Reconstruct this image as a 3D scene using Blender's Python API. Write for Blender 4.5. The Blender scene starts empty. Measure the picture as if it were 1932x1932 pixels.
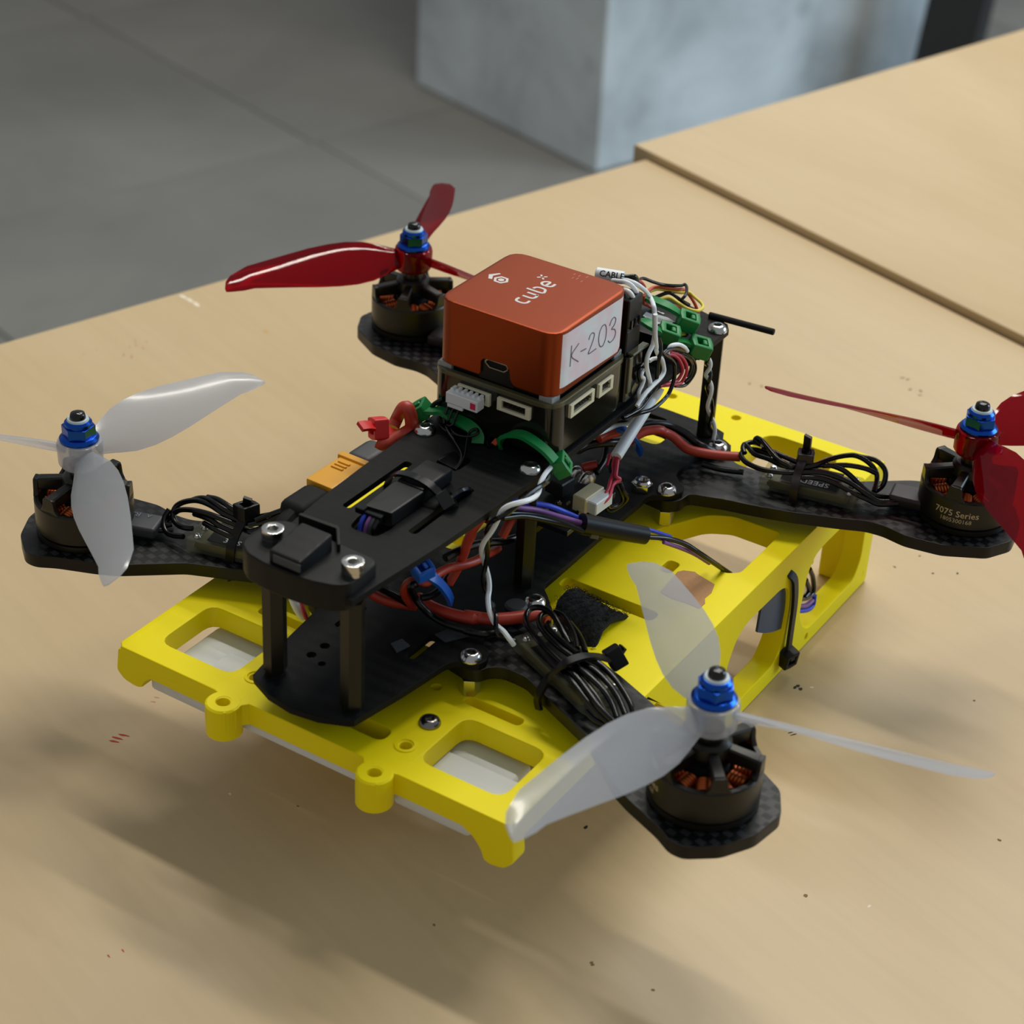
import bpy, bmesh, math, random
from mathutils import Vector, Matrix
random.seed(7)
S = bpy.context.scene
COL = S.collection
TABLE_Z = 0.75            # table top above the floor, metres
DZ = 58.0                 # the drone's lower plate stands 58 mm above the table

# ---------------------------------------------------------------- camera, world, lights, exposure
def W(p):                 # drone millimetres -> world metres
    return Vector((p[0]*.001, p[1]*.001, (p[2]+DZ)*.001 + TABLE_Z))
cd = bpy.data.cameras.new('camera'); cam = bpy.data.objects.new('camera', cd); COL.objects.link(cam)
rt = Vector((0.5435581, -0.8381426, 0.0454036)); dn = Vector((-0.4231412, -0.3203317, -0.8475489)); fw = Vector((0.7249111, 0.4414800, -0.5287716))
M = Matrix((rt, -dn, -fw)).transposed().to_4x4(); M.translation = W((-440.408, -260.653, 319.300))
cam.matrix_world = M
cd.sensor_width = 36; cd.lens = 36*3859.08/1932; cd.clip_start = .01; cd.clip_end = 60
cd.dof.use_dof = True; cd.dof.focus_distance = .585; cd.dof.aperture_fstop = 20
S.camera = cam
S.view_settings.view_transform = 'Standard'; S.view_settings.look = 'None'
S.view_settings.exposure = 0; S.view_settings.gamma = 1; S.view_settings.use_curve_mapping = False
wd = bpy.data.worlds.new('world'); S.world = wd; wd.use_nodes = True
bg = wd.node_tree.nodes['Background']; bg.inputs[0].default_value = (.94, .97, 1.0, 1); bg.inputs[1].default_value = .29

def area(name, loc, target, sx, sy, power, col):
    ld = bpy.data.lights.new(name, 'AREA'); ld.shape = 'RECTANGLE'; ld.size = sx; ld.size_y = sy; ld.energy = power; ld.color = col
    o = bpy.data.objects.new(name, ld); COL.objects.link(o); o.location = loc
    d = Vector(target) - Vector(loc); o.rotation_euler = d.to_track_quat('-Z', 'Y').to_euler()
    return o
for k, (lx, ly) in enumerate(((.75, .35), (1.6, .35), (2.45, .35))):      # ceiling tubes, running across the drone
    o = area('ceiling_tube_light', (lx, ly, 2.75), (lx, ly, 0), .10, 1.5, (22, 20, 18)[k], (1, .96, .88))
area('window_light', (3.0, -2.6, 1.9), (1.9, .8, .6), 2.4, 1.6, 85, (.60, .80, 1))

# ---------------------------------------------------------------- materials
def lin(h):
    c = [int(h[i:i+2], 16)/255 for i in (0, 2, 4)]
    return tuple((x/12.92 if x <= .04045 else ((x+.055)/1.055)**2.4) for x in c) + (1,)
MATS = {}
def mat(name, hexcol, rough=.5, metal=0, spec=.5, coat=0, alpha=1, bump=None, trans=0):
    m = bpy.data.materials.new(name); m.use_nodes = True; nt = m.node_tree; b = nt.nodes['Principled BSDF']
    b.inputs['Base Color'].default_value = lin(hexcol) if isinstance(hexcol, str) else hexcol
    b.inputs['Roughness'].default_value = rough; b.inputs['Metallic'].default_value = metal
    b.inputs['Specular IOR Level'].default_value = spec; b.inputs['Coat Weight'].default_value = coat
    b.inputs['Alpha'].default_value = alpha; b.inputs['Transmission Weight'].default_value = trans
    if bump:
        sc, st, kind = bump
        tc = nt.nodes.new('ShaderNodeTexCoord'); bn = nt.nodes.new('ShaderNodeBump'); bn.inputs['Strength'].default_value = st; bn.inputs['Distance'].default_value = .0005
        if kind == 'layer':
            t = nt.nodes.new('ShaderNodeTexWave'); t.wave_type = 'BANDS'; t.bands_direction = 'Z'; t.inputs['Scale'].default_value = sc; t.inputs['Distortion'].default_value = .6
        else:
            t = nt.nodes.new('ShaderNodeTexNoise'); t.inputs['Scale'].default_value = sc; t.inputs['Detail'].default_value = 4
        nt.links.new(tc.outputs['Object'], t.inputs['Vector'])
        nt.links.new(t.outputs[0], bn.inputs['Height']); nt.links.new(bn.outputs[0], b.inputs['Normal'])
    MATS[name] = m
    return m
def node_mix(nt, fac, a, b):
    x = nt.nodes.new('ShaderNodeMix'); x.data_type = 'RGBA'
    if fac is not None: nt.links.new(fac, x.inputs[0])
    for k, v in ((6, a), (7, b)):
        if hasattr(v, 'is_output'): nt.links.new(v, x.inputs[k])
        else: x.inputs[k].default_value = v
    return x.outputs[2], x
def ramp(nt, src, stops):
    r = nt.nodes.new('ShaderNodeValToRGB'); cr = r.color_ramp
    while len(cr.elements) < len(stops): cr.elements.new(.5)
    for e, (p, c) in zip(cr.elements, stops): e.position = p; e.color = c
    nt.links.new(src, r.inputs[0]); return r.outputs[0]
def noise(nt, vec, scale, detail=4, rough=.55, dist=0):
    n = nt.nodes.new('ShaderNodeTexNoise'); n.inputs['Scale'].default_value = scale; n.inputs['Detail'].default_value = detail
    n.inputs['Roughness'].default_value = rough; n.inputs['Distortion'].default_value = dist
    if vec is not None: nt.links.new(vec, n.inputs['Vector'])
    return n.outputs[0]
def mapped(nt, rot=0, scale=(1, 1, 1)):
    tc = nt.nodes.new('ShaderNodeTexCoord'); mp = nt.nodes.new('ShaderNodeMapping'); mp.inputs['Rotation'].default_value = (0, 0, rot); mp.inputs['Scale'].default_value = scale
    nt.links.new(tc.outputs['Object'], mp.inputs['Vector']); return mp.outputs[0]

def carbon(name, cell, rot, a, b, ra, rb, check):       # 2x2 twill weave
    m = bpy.data.materials.new(name); m.use_nodes = True; nt = m.node_tree; p = nt.nodes['Principled BSDF']
    v = mapped(nt, rot, (1/cell,)*3); sp = nt.nodes.new('ShaderNodeSeparateXYZ'); nt.links.new(v, sp.inputs[0])
    def mth(op, x, y=None):
        n = nt.nodes.new('ShaderNodeMath'); n.operation = op
        for i, q in enumerate((x, y)):
            if q is None: continue
            if hasattr(q, 'is_output'): nt.links.new(q, n.inputs[i])
            else: n.inputs[i].default_value = q
        return n.outputs[0]
    fx = mth('FLOOR', sp.outputs[0]); fy = mth('FLOOR', sp.outputs[1])
    w = mth('LESS_THAN', mth('FLOORED_MODULO', mth('ADD', fx, fy), 2 if check else 4), .5 if check else 1.5)
    if check: w = mth('MULTIPLY', w, mth('LESS_THAN', mth('FRACT', sp.outputs[0]), .75))
    ge = nt.nodes.new('ShaderNodeNewGeometry'); sn = nt.nodes.new('ShaderNodeSeparateXYZ'); nt.links.new(ge.outputs['True Normal'], sn.inputs[0])
    w = mth('MULTIPLY', w, mth('GREATER_THAN', sn.outputs[2], .7)); p.inputs['Specular IOR Level'].default_value = .3 if check else .12
    nz = noise(nt, v, .35, 3); c, _ = node_mix(nt, w, a, b)
    nt.links.new(c, p.inputs['Base Color'])
    r = nt.nodes.new('ShaderNodeMapRange'); nt.links.new(w, r.inputs[0]); r.inputs[3].default_value = ra; r.inputs[4].default_value = rb
    nt.links.new(mth('ADD', r.outputs[0], mth('MULTIPLY', mth('SUBTRACT', nz, .5), .15)), p.inputs['Roughness'])
    bn = nt.nodes.new('ShaderNodeBump'); bn.inputs['Strength'].default_value = .25; bn.inputs['Distance'].default_value = .0003
    nt.links.new(w, bn.inputs['Height']); nt.links.new(bn.outputs[0], p.inputs['Normal'])
    MATS[name] = m
carbon('carbon_plate', .0011, .785, (.0075, .0077, .008, 1), (.0092, .0094, .0096, 1), .52, .58, False)
carbon('carbon_arm', .0024, .2, (.003, .0031, .0033, 1), (.018, .019, .020, 1), .38, .55, True)
carbon('carbon_low', .0016, .785, (.005, .0052, .0055, 1), (.0080, .0083, .0086, 1), .52, .6, False)
mat('yellow_print', (.90, .755, .001, 1), .45, 0, .2, bump=(900, .06, 'layer'))
mat('black_plastic', '090a0b', .4, spec=.3); mat('black_matte', '0d0e0f', .7, spec=.25); mat('black_print', '0a0a0b', .5, spec=.25, bump=(700, .15, 'layer'))
mat('black_gloss', '0a0a0b', .15); mat('black_wire', '050606', .2, spec=.4); mat('black_silicone', '08090a', .3, spec=.4)
mat('fuzzy', '0a0a0b', .95, bump=(1500, .9, 'noise'))
mat('white_wire', 'e6ecee', .4); mat('white_plastic', 'dfe3e4', .45); mat('white_case', 'd2d6d8', .5); mat('cream', 'd8d2b4', .5); mat('beige', 'cfc4a0', .45)
mat('red_silicone', 'b53a26', .42); mat('red_wire', 'c03048', .4); mat('dark_red_wire', '8c1f2c', .4); mat('orange_wire', 'd4573a', .45); mat('yellow_wire', 'e6d24a', .45)
mat('blue_wire', '1f3fc0', .45); mat('purple_wire', '7a4a8c', .45); mat('green_tie', '0e7a3a', .42); mat('blue_tie', '0f58b8', .42); mat('red_tie', 'd01c1c', .42)
mat('amber', 'e0a014', .4); mat('grey_sleeve', '33363a', .5); mat('maroon_sleeve', '1c0f12', .45); mat('slate_sleeve', '22262a', .55)
mat('steel', 'c8c8c6', .18, 1); mat('steel_dark', '8a8683', .22, 1); mat('solder', 'c9c8c4', .25, 1)
mat('blue_anodised', '1f52b4', .24, 1); mat('nylon', 'b9c9cc', .35); mat('standoff', '1b1a12', .32, .3); mat('copper', 'b4592c', .35, .9)
mat('bell', '1c1a14', .34, .35); mat('bell_cap', '17181a', .4, .2); mat('motor_print', 'b9a888', .5)
mat('orange_case', (.27, .038, .0030, 1), .36, .7, .5, bump=(4000, .05, 'noise'))
mat('logo_grey', 'd6d1cc', .4); mat('smoke_plastic', '17160f', .12, 0, .5); mat('olive_rim', '4c4a34', .25); mat('clear_plastic', 'cfd4d4', .1, 0, .5, trans=.6)
mat('port_metal', '9a9488', .3, 1); mat('pcb', '15161a', .4); mat('chip', '0d0d0f', .5); mat('tan_chip', 'b89a6c', .5); mat('olive_board', '4a4524', .35)
mat('print_white', 'c9ced0', .5); mat('print_grey', '6d7880', .5); mat('ink_black', '101010', .6); mat('pen_ink', '776672', .7); mat('red_dot', 'd02050', .5)
mat('blue_shrink', '33475f', .4); mat('brown_paper', 'b48658', .75, bump=(900, .4, 'noise')); mat('grey_lint', '3a3d40', .9, bump=(2500, .8, 'noise'))
mat('scuff_grey', '4a4c4d', .9, bump=(2500, .9, 'noise')); mat('hole_yellow', (.55, .40, .002, 1), .5); mat('battery_wrap', (.86, .76, .04, 1), .4)
mat('ink_red', 'b23a34', .8); mat('ink_pink', 'c08470', .8); mat('ink_dark', '2c2a26', .8); mat('ink_brown', '7d6440', .8); mat('chip_white', 'e6d9c0', .7); mat('ink_tan','c8964a',.8)
mat('post_black', '1b1c1d', .6, bump=(60, .2, 'noise')); mat('post_grey', '2f3132', .65, bump=(60, .2, 'noise')); mat('leg_steel', '2a2b2d', .5, .4)
mat('ply_edge', '6d5a44', .6)

def sticker_material():                     # white label paper with pink smears
    m = bpy.data.materials.new('sticker_paper'); m.use_nodes = True; nt = m.node_tree; p = nt.nodes['Principled BSDF']
    v = mapped(nt, 0, (1, 1, 1)); sp = nt.nodes.new('ShaderNodeSeparateXYZ'); nt.links.new(v, sp.inputs[0])
    n = noise(nt, v, 170, 1); f = ramp(nt, n, ((.38, (0, 0, 0, 1)), (.6, (.7, .7, .7, 1))))
    c, _ = node_mix(nt, f, lin('dfe4e6'), lin('e8cdd6')); nt.links.new(c, p.inputs['Base Color']); p.inputs['Roughness'].default_value = .55
    MATS['sticker_paper'] = m
sticker_material()
def translucent(name, col, tint, alpha, rough, transl=.4):
    m = bpy.data.materials.new(name); m.use_nodes = True; nt = m.node_tree; p = nt.nodes['Principled BSDF']; out = nt.nodes['Material Output']
    p.inputs['Base Color'].default_value = col; p.inputs['Roughness'].default_value = rough; p.inputs['Coat Weight'].default_value = .3; p.inputs['Coat Roughness'].default_value = .04
    t = nt.nodes.new('ShaderNodeBsdfTransparent'); t.inputs[0].default_value = tint
    tl = nt.nodes.new('ShaderNodeBsdfTranslucent'); tl.inputs[0].default_value = col
    m1 = nt.nodes.new('ShaderNodeMixShader'); m1.inputs[0].default_value = transl; nt.links.new(p.outputs[0], m1.inputs[1]); nt.links.new(tl.outputs[0], m1.inputs[2])
    m2 = nt.nodes.new('ShaderNodeMixShader'); m2.inputs[0].default_value = alpha; nt.links.new(t.outputs[0], m2.inputs[1]); nt.links.new(m1.outputs[0], m2.inputs[2])
    nt.links.new(m2.outputs[0], out.inputs[0]); MATS[name] = m
translucent('frosted_prop', (.60, .63, .68, 1), (.95, .96, 1, 1), .52, .14)
translucent('red_prop', (.26, .003, .012, 1), (.58, .022, .04, 1), .42, .05, .3)
translucent('clear_shrink', (.42, .42, .34, 1), (.88, .88, .80, 1), .13, .12, .2)

def wood(name, seed):
    m = bpy.data.materials.new(name); m.use_nodes = True; nt = m.node_tree; p = nt.nodes['Principled BSDF']
    v = mapped(nt, math.radians(18.9), (1, 1, 1))                       # v.y runs along the grain
    mp = nt.nodes.new('ShaderNodeMapping'); mp.inputs['Scale'].default_value = (7, 2.6, 1); mp.inputs['Location'].default_value = (seed, seed, 0); nt.links.new(v, mp.inputs[0])
    big = noise(nt, mp.outputs[0], .9, 5, .5, .6)
    mp2 = nt.nodes.new('ShaderNodeMapping'); mp2.inputs['Scale'].default_value = (240, 14, 1); nt.links.new(v, mp2.inputs[0])
    fine = noise(nt, mp2.outputs[0], 1, 3)
    c1 = ramp(nt, big, ((.25, lin('bea47a')), (.5, lin('c5ad85')), (.75, lin('cbb58f'))))
    c2 = ramp(nt, fine, ((.3, (.96, .955, .95, 1)), (.6, (1, 1, 1, 1))))
    mx = nt.nodes.new('ShaderNodeMix'); mx.data_type = 'RGBA'; mx.blend_type = 'MULTIPLY'; mx.inputs[0].default_value = 1
    nt.links.new(c1, mx.inputs[6]); nt.links.new(c2, mx.inputs[7]); nt.links.new(mx.outputs[2], p.inputs['Base Color'])
    r = ramp(nt, big, ((.3, (.34,)*3+(1,)), (.7, (.42,)*3+(1,)))); nt.links.new(r, p.inputs['Roughness']); p.inputs['Specular IOR Level'].default_value = .4
    MATS[name] = m
wood('birch_top', 0); wood('birch_top_far', 4.3)
def concrete(name, a, b, c, scale, pits=0, rough=.8):
    m = bpy.data.materials.new(name); m.use_nodes = True; nt = m.node_tree; p = nt.nodes['Principled BSDF']
    tc = nt.nodes.new('ShaderNodeTexCoord'); v = tc.outputs['Object']
    n1 = noise(nt, v, scale, 6, .6, .4); col = ramp(nt, n1, ((.3, a), (.5, b), (.72, c)))
    if pits:
        vo = nt.nodes.new('ShaderNodeTexVoronoi'); vo.inputs['Scale'].default_value = pits; nt.links.new(v, vo.inputs['Vector'])
        f = ramp(nt, vo.outputs['Distance'], ((.05, (.55, .55, .55, 1)), (.14, (1, 1, 1, 1))))
        mx = nt.nodes.new('ShaderNodeMix'); mx.data_type = 'RGBA'; mx.blend_type = 'MULTIPLY'; mx.inputs[0].default_value = .6; nt.links.new(col, mx.inputs[6]); nt.links.new(f, mx.inputs[7]); col = mx.outputs[2]
    nt.links.new(col, p.inputs['Base Color']); p.inputs['Roughness'].default_value = rough
    bn = nt.nodes.new('ShaderNodeBump'); bn.inputs['Strength'].default_value = .2; bn.inputs['Distance'].default_value = .01; nt.links.new(n1, bn.inputs['Height']); nt.links.new(bn.outputs[0], p.inputs['Normal'])
    MATS[name] = m
concrete('pillar_concrete', lin('949c9e'), lin('bcc4c6'), lin('d2dadd'), 4.5, 6)
concrete('floor_concrete', lin('6b6a66'), lin('75746f'), lin('807f79'), 2.2, 0, .7)

# ---------------------------------------------------------------- shape helpers: each returns (verts, faces) in drone millimetres
def bm_out(bm):
    bm.verts.index_update(); V = [v.co[:] for v in bm.verts]; F = [[v.index for v in f.verts] for f in bm.faces]; bm.free(); return V, F
def xf(sh, mtx):
    return [tuple(mtx @ Vector(v)) for v in sh[0]], sh[1]
def move(sh, d): return [(v[0]+d[0], v[1]+d[1], v[2]+d[2]) for v in sh[0]], sh[1]
def frame(o, x, z):                       # matrix with local x, z directions at o
    z = Vector(z).normalized(); x = Vector(x); x = (x - z*x.dot(z)).normalized(); y = z.cross(x)
    m = Matrix((x, y, z)).transposed().to_4x4(); m.translation = Vector(o); return m
def box(cx, cy, cz, sx, sy, sz, r=0, seg=2):
    bm = bmesh.new(); bmesh.ops.create_cube(bm, size=1)
    for v in bm.verts: v.co = Vector((v.co.x*sx, v.co.y*sy, v.co.z*sz))
    if r: bmesh.ops.bevel(bm, geom=bm.edges[:], offset=r, segments=seg, affect='EDGES', profile=.5)
    for v in bm.verts: v.co += Vector((cx, cy, cz))
    return bm_out(bm)
def obox(o, x, z, sx, sy, sz, r=0, seg=2): return xf(box(0, 0, 0, sx, sy, sz, r, seg), frame(o, x, z))
def lathe(prof, n=32, close=False):
    V = []; F = []; k = len(prof)
    for i in range(n):
        a = 2*math.pi*i/n
        for r, z in prof: V.append((r*math.cos(a), r*math.sin(a), z))
    for i in range(n):
        for j in range(k if close else k-1):
            a, b = i*k+j, i*k+(j+1) % k; c, d = ((i+1) % n)*k+(j+1) % k, ((i+1) % n)*k+j
            F.append([a, d, c, b])
    bm = bmesh.new(); vs = [bm.verts.new(v) for v in V]
    for f in F:
        try: bm.faces.new([vs[i] for i in f])
        except ValueError: pass
    bmesh.ops.remove_doubles(bm, verts=bm.verts, dist=1e-4); bmesh.ops.recalc_face_normals(bm, faces=bm.faces); return bm_out(bm)
def cyl(r, z0, z1, n=24, ch=0):
    p = [(0, z0), (r-ch, z0), (r, z0+ch), (r, z1-ch), (r-ch, z1), (0, z1)] if ch else [(0, z0), (r, z0), (r, z1), (0, z1)]
    return lathe(p, n)
def rod(a, b, r, n=14, ch=0):
    a, b = Vector(a), Vector(b); d = b-a; x = Vector((1, 0, 0)) if abs(d.normalized().x) < .9 else Vector((0, 1, 0))
    return xf(cyl(r, 0, d.length, n, ch), frame(a, x, d))
def fil(pts, r, seg=4):                   # round the corners of an outline; r is a number or one per corner
    out = []; n = len(pts)
    for i, p in enumerate(pts):
        rr = r[i] if isinstance(r, (list, tuple)) else r
        a, b, c = Vector(pts[i-1]).to_2d(), Vector(p).to_2d(), Vector(pts[(i+1) % n]).to_2d()
        u, w = (a-b), (c-b); t = min(rr, u.length*.49, w.length*.49)
        if t < .02: out.append(tuple(b)); continue
        p0, p1 = b+u.normalized()*t, b+w.normalized()*t
        for k in range(seg+1):
            s = k/seg; out.append(tuple(p0*(1-s)**2 + b*2*s*(1-s) + p1*s*s))
    return out
def rect(x0, y0, x1, y1, r=0): return fil([(x0, y0), (x1, y0), (x1, y1), (x0, y1)], r)
def disc(cx, cy, r, n=14): return [(cx+r*math.cos(2*math.pi*i/n), cy+r*math.sin(2*math.pi*i/n)) for i in range(n)]
def plate(outer, holes, z0, z1, bev=.25, mtx=None):
    cu = bpy.data.curves.new('tmp', 'CURVE'); cu.dimensions = '2D'; cu.fill_mode = 'BOTH'
    for pts in [outer]+list(holes):
        sp = cu.splines.new('POLY'); sp.points.add(len(pts)-1); sp.use_cyclic_u = True
        for q, p in zip(sp.points, pts): q.co = (p[0], p[1], 0, 1)
    cu.extrude = (z1-z0)/2-bev; cu.bevel_depth = bev; cu.bevel_resolution = 1; cu.offset = -bev
    ob = bpy.data.objects.new('tmp', cu); COL.objects.link(ob)
    me = bpy.data.meshes.new_from_object(ob.evaluated_get(bpy.context.evaluated_depsgraph_get()))
    bpy.data.objects.remove(ob); bpy.data.curves.remove(cu)
    bm = bmesh.new(); bm.from_mesh(me); bpy.data.meshes.remove(me); bmesh.ops.remove_doubles(bm, verts=bm.verts, dist=1e-3)
    bmesh.ops.recalc_face_normals(bm, faces=bm.faces)
    V, F = bm_out(bm); V = [(v[0], v[1], v[2]+(z0+z1)/2) for v in V]
    return xf((V, F), mtx) if mtx else (V, F)
def smooth(pts, n=5):                     # Catmull-Rom
    P = [Vector(p) for p in pts]
    if len(P) < 3: return P
    P = [P[0]*2-P[1]]+P+[P[-1]*2-P[-2]]; out = []
    for i in range(1, len(P)-2):
        for k in range(n):
            t = k/n; a, b, c, d = P[i-1:i+3]
            out.append(.5*((2*b)+(c-a)*t+(2*a-5*b+4*c-d)*t*t+(3*b-a-3*c+d)*t**3))
    return out+[P[-2]]
def frames(P):
    T = []
    for i in range(len(P)):
        d = P[min(i+1, len(P)-1)]-P[max(i-1, 0)]; T.append(d.normalized() if d.length > 1e-9 else (T[-1] if T else Vector((1, 0, 0))))
    n = T[0].orthogonal().normalized(); N = [n]
    for i in range(1, len(P)):
        n = n - T[i]*n.dot(T[i]); n = n.normalized() if n.length > 1e-6 else T[i].orthogonal().normalized(); N.append(n)
    return T, N
def tube(pts, r, n=8, sub=5, r_end=None):
    P = smooth(pts, sub); T, N = frames(P); V = []; F = []
    for i, p in enumerate(P):
        b = T[i].cross(N[i]); rr = r if r_end is None else r+(r_end-r)*i/(len(P)-1)
        for k in range(n):
            a = 2*math.pi*k/n; V.append(tuple(p+(N[i]*math.cos(a)+b*math.sin(a))*rr))
    for i in range(len(P)-1):
        for k in range(n): F.append([i*n+k, i*n+(k+1) % n, (i+1)*n+(k+1) % n, (i+1)*n+k])
    F.append(list(range(n))[::-1]); F.append([(len(P)-1)*n+k for k in range(n)])
    return V, F
def ribbon(pts, w, th, up, sub=5, taper=None):   # flat strap; up = direction its face looks (vector or one per control point)
    ups = up if isinstance(up, list) else [up]*len(pts)
    P = smooth(pts, sub); U = smooth(ups, sub); T, _ = frames(P); V = []; F = []
    for i, p in enumerate(P):
        u = U[min(i, len(U)-1)]; u = (u - T[i]*u.dot(T[i])).normalized(); s = T[i].cross(u); ww = w
        if taper and i >= len(P)-sub: ww = w*(1-(1-taper)*(i-len(P)+sub+1)/sub)
        for a, b in ((-1, -1), (1, -1), (1, 1), (-1, 1)): V.append(tuple(p+s*a*ww/2+u*b*th/2))
    for i in range(len(P)-1):
        for k in range(4): F.append([i*4+k, i*4+(k+1) % 4, (i+1)*4+(k+1) % 4, (i+1)*4+k])
    F.append([3, 2, 1, 0]); e = (len(P)-1)*4; F.append([e, e+1, e+2, e+3]); return V, F
def twist(pts, off, r, turns, phase, n=7):       # one strand of a twisted pair
    P = smooth(pts, 10); T, N = frames(P); out = []
    for i, p in enumerate(P):
        a = phase+2*math.pi*turns*i/(len(P)-1); b = T[i].cross(N[i]); out.append(p+(N[i]*math.cos(a)+b*math.sin(a))*off)
    return tube(out, r, n, 1)
def text(s, size, mtx, ext=.04, align='CENTER', bold=0):
    cu = bpy.data.curves.new('tmp', 'FONT'); cu.body = s; cu.size = size; cu.extrude = ext; cu.align_x = align; cu.align_y = 'CENTER'; cu.resolution_u = 2; cu.offset = bold
    ob = bpy.data.objects.new('tmp', cu); COL.objects.link(ob)
    me = bpy.data.meshes.new_from_object(ob.evaluated_get(bpy.context.evaluated_depsgraph_get())); bpy.data.objects.remove(ob); bpy.data.curves.remove(cu)
    bm = bmesh.new(); bm.from_mesh(me); bpy.data.meshes.remove(me); sh = bm_out(bm)
    return xf(sh, mtx) if mtx else sh
def subtract(a, b):
    obs = []
    for sh in (a, b):
        me = bpy.data.meshes.new('tmp'); me.from_pydata(sh[0], [], sh[1]); o = bpy.data.objects.new('tmp', me); COL.objects.link(o); obs.append(o)
    md = obs[0].modifiers.new('b', 'BOOLEAN'); md.object = obs[1]; md.operation = 'DIFFERENCE'; md.solver = 'EXACT'
    me = bpy.data.meshes.new_from_object(obs[0].evaluated_get(bpy.context.evaluated_depsgraph_get()))
    for o in obs: d = o.data; bpy.data.objects.remove(o); bpy.data.meshes.remove(d)
    bm = bmesh.new(); bm.from_mesh(me); bpy.data.meshes.remove(me); return bm_out(bm)
def mesh(name, shapes, m, ang=35, scale=.001, dz=DZ):
    V = []; F = []
    for v, f in shapes:
        o = len(V); V += v; F += [[i+o for i in q] for q in f]
    me = bpy.data.meshes.new(name); me.from_pydata([(x*scale, y*scale, (z+dz)*scale) for x, y, z in V], [], F)
    me.materials.append(MATS[m] if isinstance(m, str) else m)
    me.polygons.foreach_set('use_smooth', [True]*len(me.polygons)); me.set_sharp_from_angle(angle=math.radians(ang)); me.update()
    return me
def add(name, me, parent=None, label=None):
    o = bpy.data.objects.new(name, me); COL.objects.link(o); o.parent = parent
    if label: o['label'] = label
    if len(me.polygons) < 20000: w = o.modifiers.new('face_normals', 'WEIGHTED_NORMAL'); w.keep_sharp = True; w.weight = 80
    return o
def obj(name, shapes, m, parent=None, label=None, ang=35):
    if isinstance(shapes, tuple): shapes = [shapes]
    return add(name, mesh(name, shapes, m, ang), parent, label)
def at(o, p, rz=0):                       # a part whose mesh sits at its own origin
    o.location = (p[0]*.001, p[1]*.001, (p[2]+DZ)*.001); o.rotation_euler = (0, 0, rz); return o
def sub(name, me, parent, p, rz=0, label=None):   # child of a part that has its own place
    o = add(name, me, parent, label); o.location = (p[0]*.001, p[1]*.001, p[2]*.001); o.rotation_euler = (0, 0, rz); return o

# ---------------------------------------------------------------- setting: floor, pillar
E1 = Vector((.953, -.303, 0)); E2 = Vector((.294, .956, 0))           # room axes in the floor plane
floor = bpy.data.objects.new('floor', None)
ZF = -TABLE_Z*1000-DZ
fme = mesh('floor', [plate(rect(-6000, -6000, 9000, 9000), [], ZF-60, ZF-8, .5)], 'floor_concrete')
floor = add('floor', fme); floor.location = (0, 0, TABLE_Z); floor['kind'] = 'structure'; floor['label'] = 'grey concrete floor laid in large square slabs'
sl = mesh('slab', [box(0, 0, 0, 650.5, 650.5, 8, 1, 1)], 'floor_concrete', dz=0)
J0 = Vector((1783.2, 1463.7, 0))
for i in range(-5, 8):
    for j in range(-6, 6):
        c = J0+E1*(i+.5)*653+E2*(j+.5)*653
        if c.x < 300 or c.y < -700 or c.length > 5200: continue
        o = add('slab', sl, floor); o.location = (c.x*.001, c.y*.001, (ZF-4+DZ+random.uniform(-.25, .25))*.001); o.rotation_euler = (0, 0, math.atan2(E1.y, E1.x))
PC = Vector((1943.4, 1079.1, ZF)); LD = Vector((122.9, 406.6, 0)).normalized()
pil = obj('pillar', [obox(PC+LD*212.5+E1*350+Vector((0, 0, 1400)), E1, (0, 0, 1), 700, 425, 2800, 6, 2)], 'pillar_concrete')
pil.location = (0, 0, TABLE_Z); pil['kind'] = 'structure'; pil['label'] = 'pale concrete pillar rising from the floor behind the tables'
def tag(o, label, cat, group=None):
    o['label'] = label; o['category'] = cat
    if group: o['group'] = group
# leaning dark post at the pillar's right edge
post = bpy.data.objects.new('metal_post', None); COL.objects.link(post); post.location = (0, 0, TABLE_Z)
_ax = (E1*.13+Vector((0, 0, 1))).normalized(); _px = E1*.906+LD*.423
pb = PC-LD*130+E1*572
obj('shaft', [obox(pb+_ax*650, _px, _ax, 84, 84, 1300, 3, 2)], 'post_black', post)
obj('base_plate', [obox(pb+Vector((0, 0, 4)), E1, (0, 0, 1), 130, 130, 8, 1, 1)], 'post_black', post)
tag(post, 'dark square post standing at the right edge of the concrete pillar', 'post')

# ---------------------------------------------------------------- tables
def make_table(corner, dx, lx, dy, ly, ztop, topmat, label, edge='ply_edge'):
    t = bpy.data.objects.new('work_table', None); COL.objects.link(t); t.location = (0, 0, TABLE_Z); tag(t, label, 'table', 'birch work tables')
    c = Vector(corner)+dx*lx/2+dy*ly/2; c.z = ztop-12
    cn = Vector(corner); quad_ = [(p.x, p.y) for p in (cn, cn+dx*lx, cn+dx*lx+dy*ly, cn+dy*ly)]
    obj('tabletop', [plate(quad_, [], ztop-22, ztop, .8)], topmat, t)
    obj('tabletop_core', [plate([(p[0]*.998+c.x*.002, p[1]*.998+c.y*.002) for p in quad_], [], ztop-27, ztop-22.05, .5)], edge, t)
    lg = mesh('leg', [box(0, 0, 0, 40, 40, 726+ztop+58-26, 2, 1)], 'leg_steel', dz=0)
    for a in (.06, .94):
        for b in (.1, .9):
            p = Vector(corner)+dx*lx*a+dy*ly*b; o = add('leg', lg, t); o.location = (p.x*.001, p.y*.001, (ZF+DZ+(726+ztop+58-26)/2)*.001); o.rotation_euler = (0, 0, math.atan2(dx.y, dx.x))
    return t
D1 = Vector((-.953, .303, 0)); D2 = Vector((-.324, -.946, 0))
near = make_table((388.3, 178.6, 0), D1, 1500, D2, 1000, -58, 'birch_top', 'pale birch work table the drone stands on, near the camera')
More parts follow.
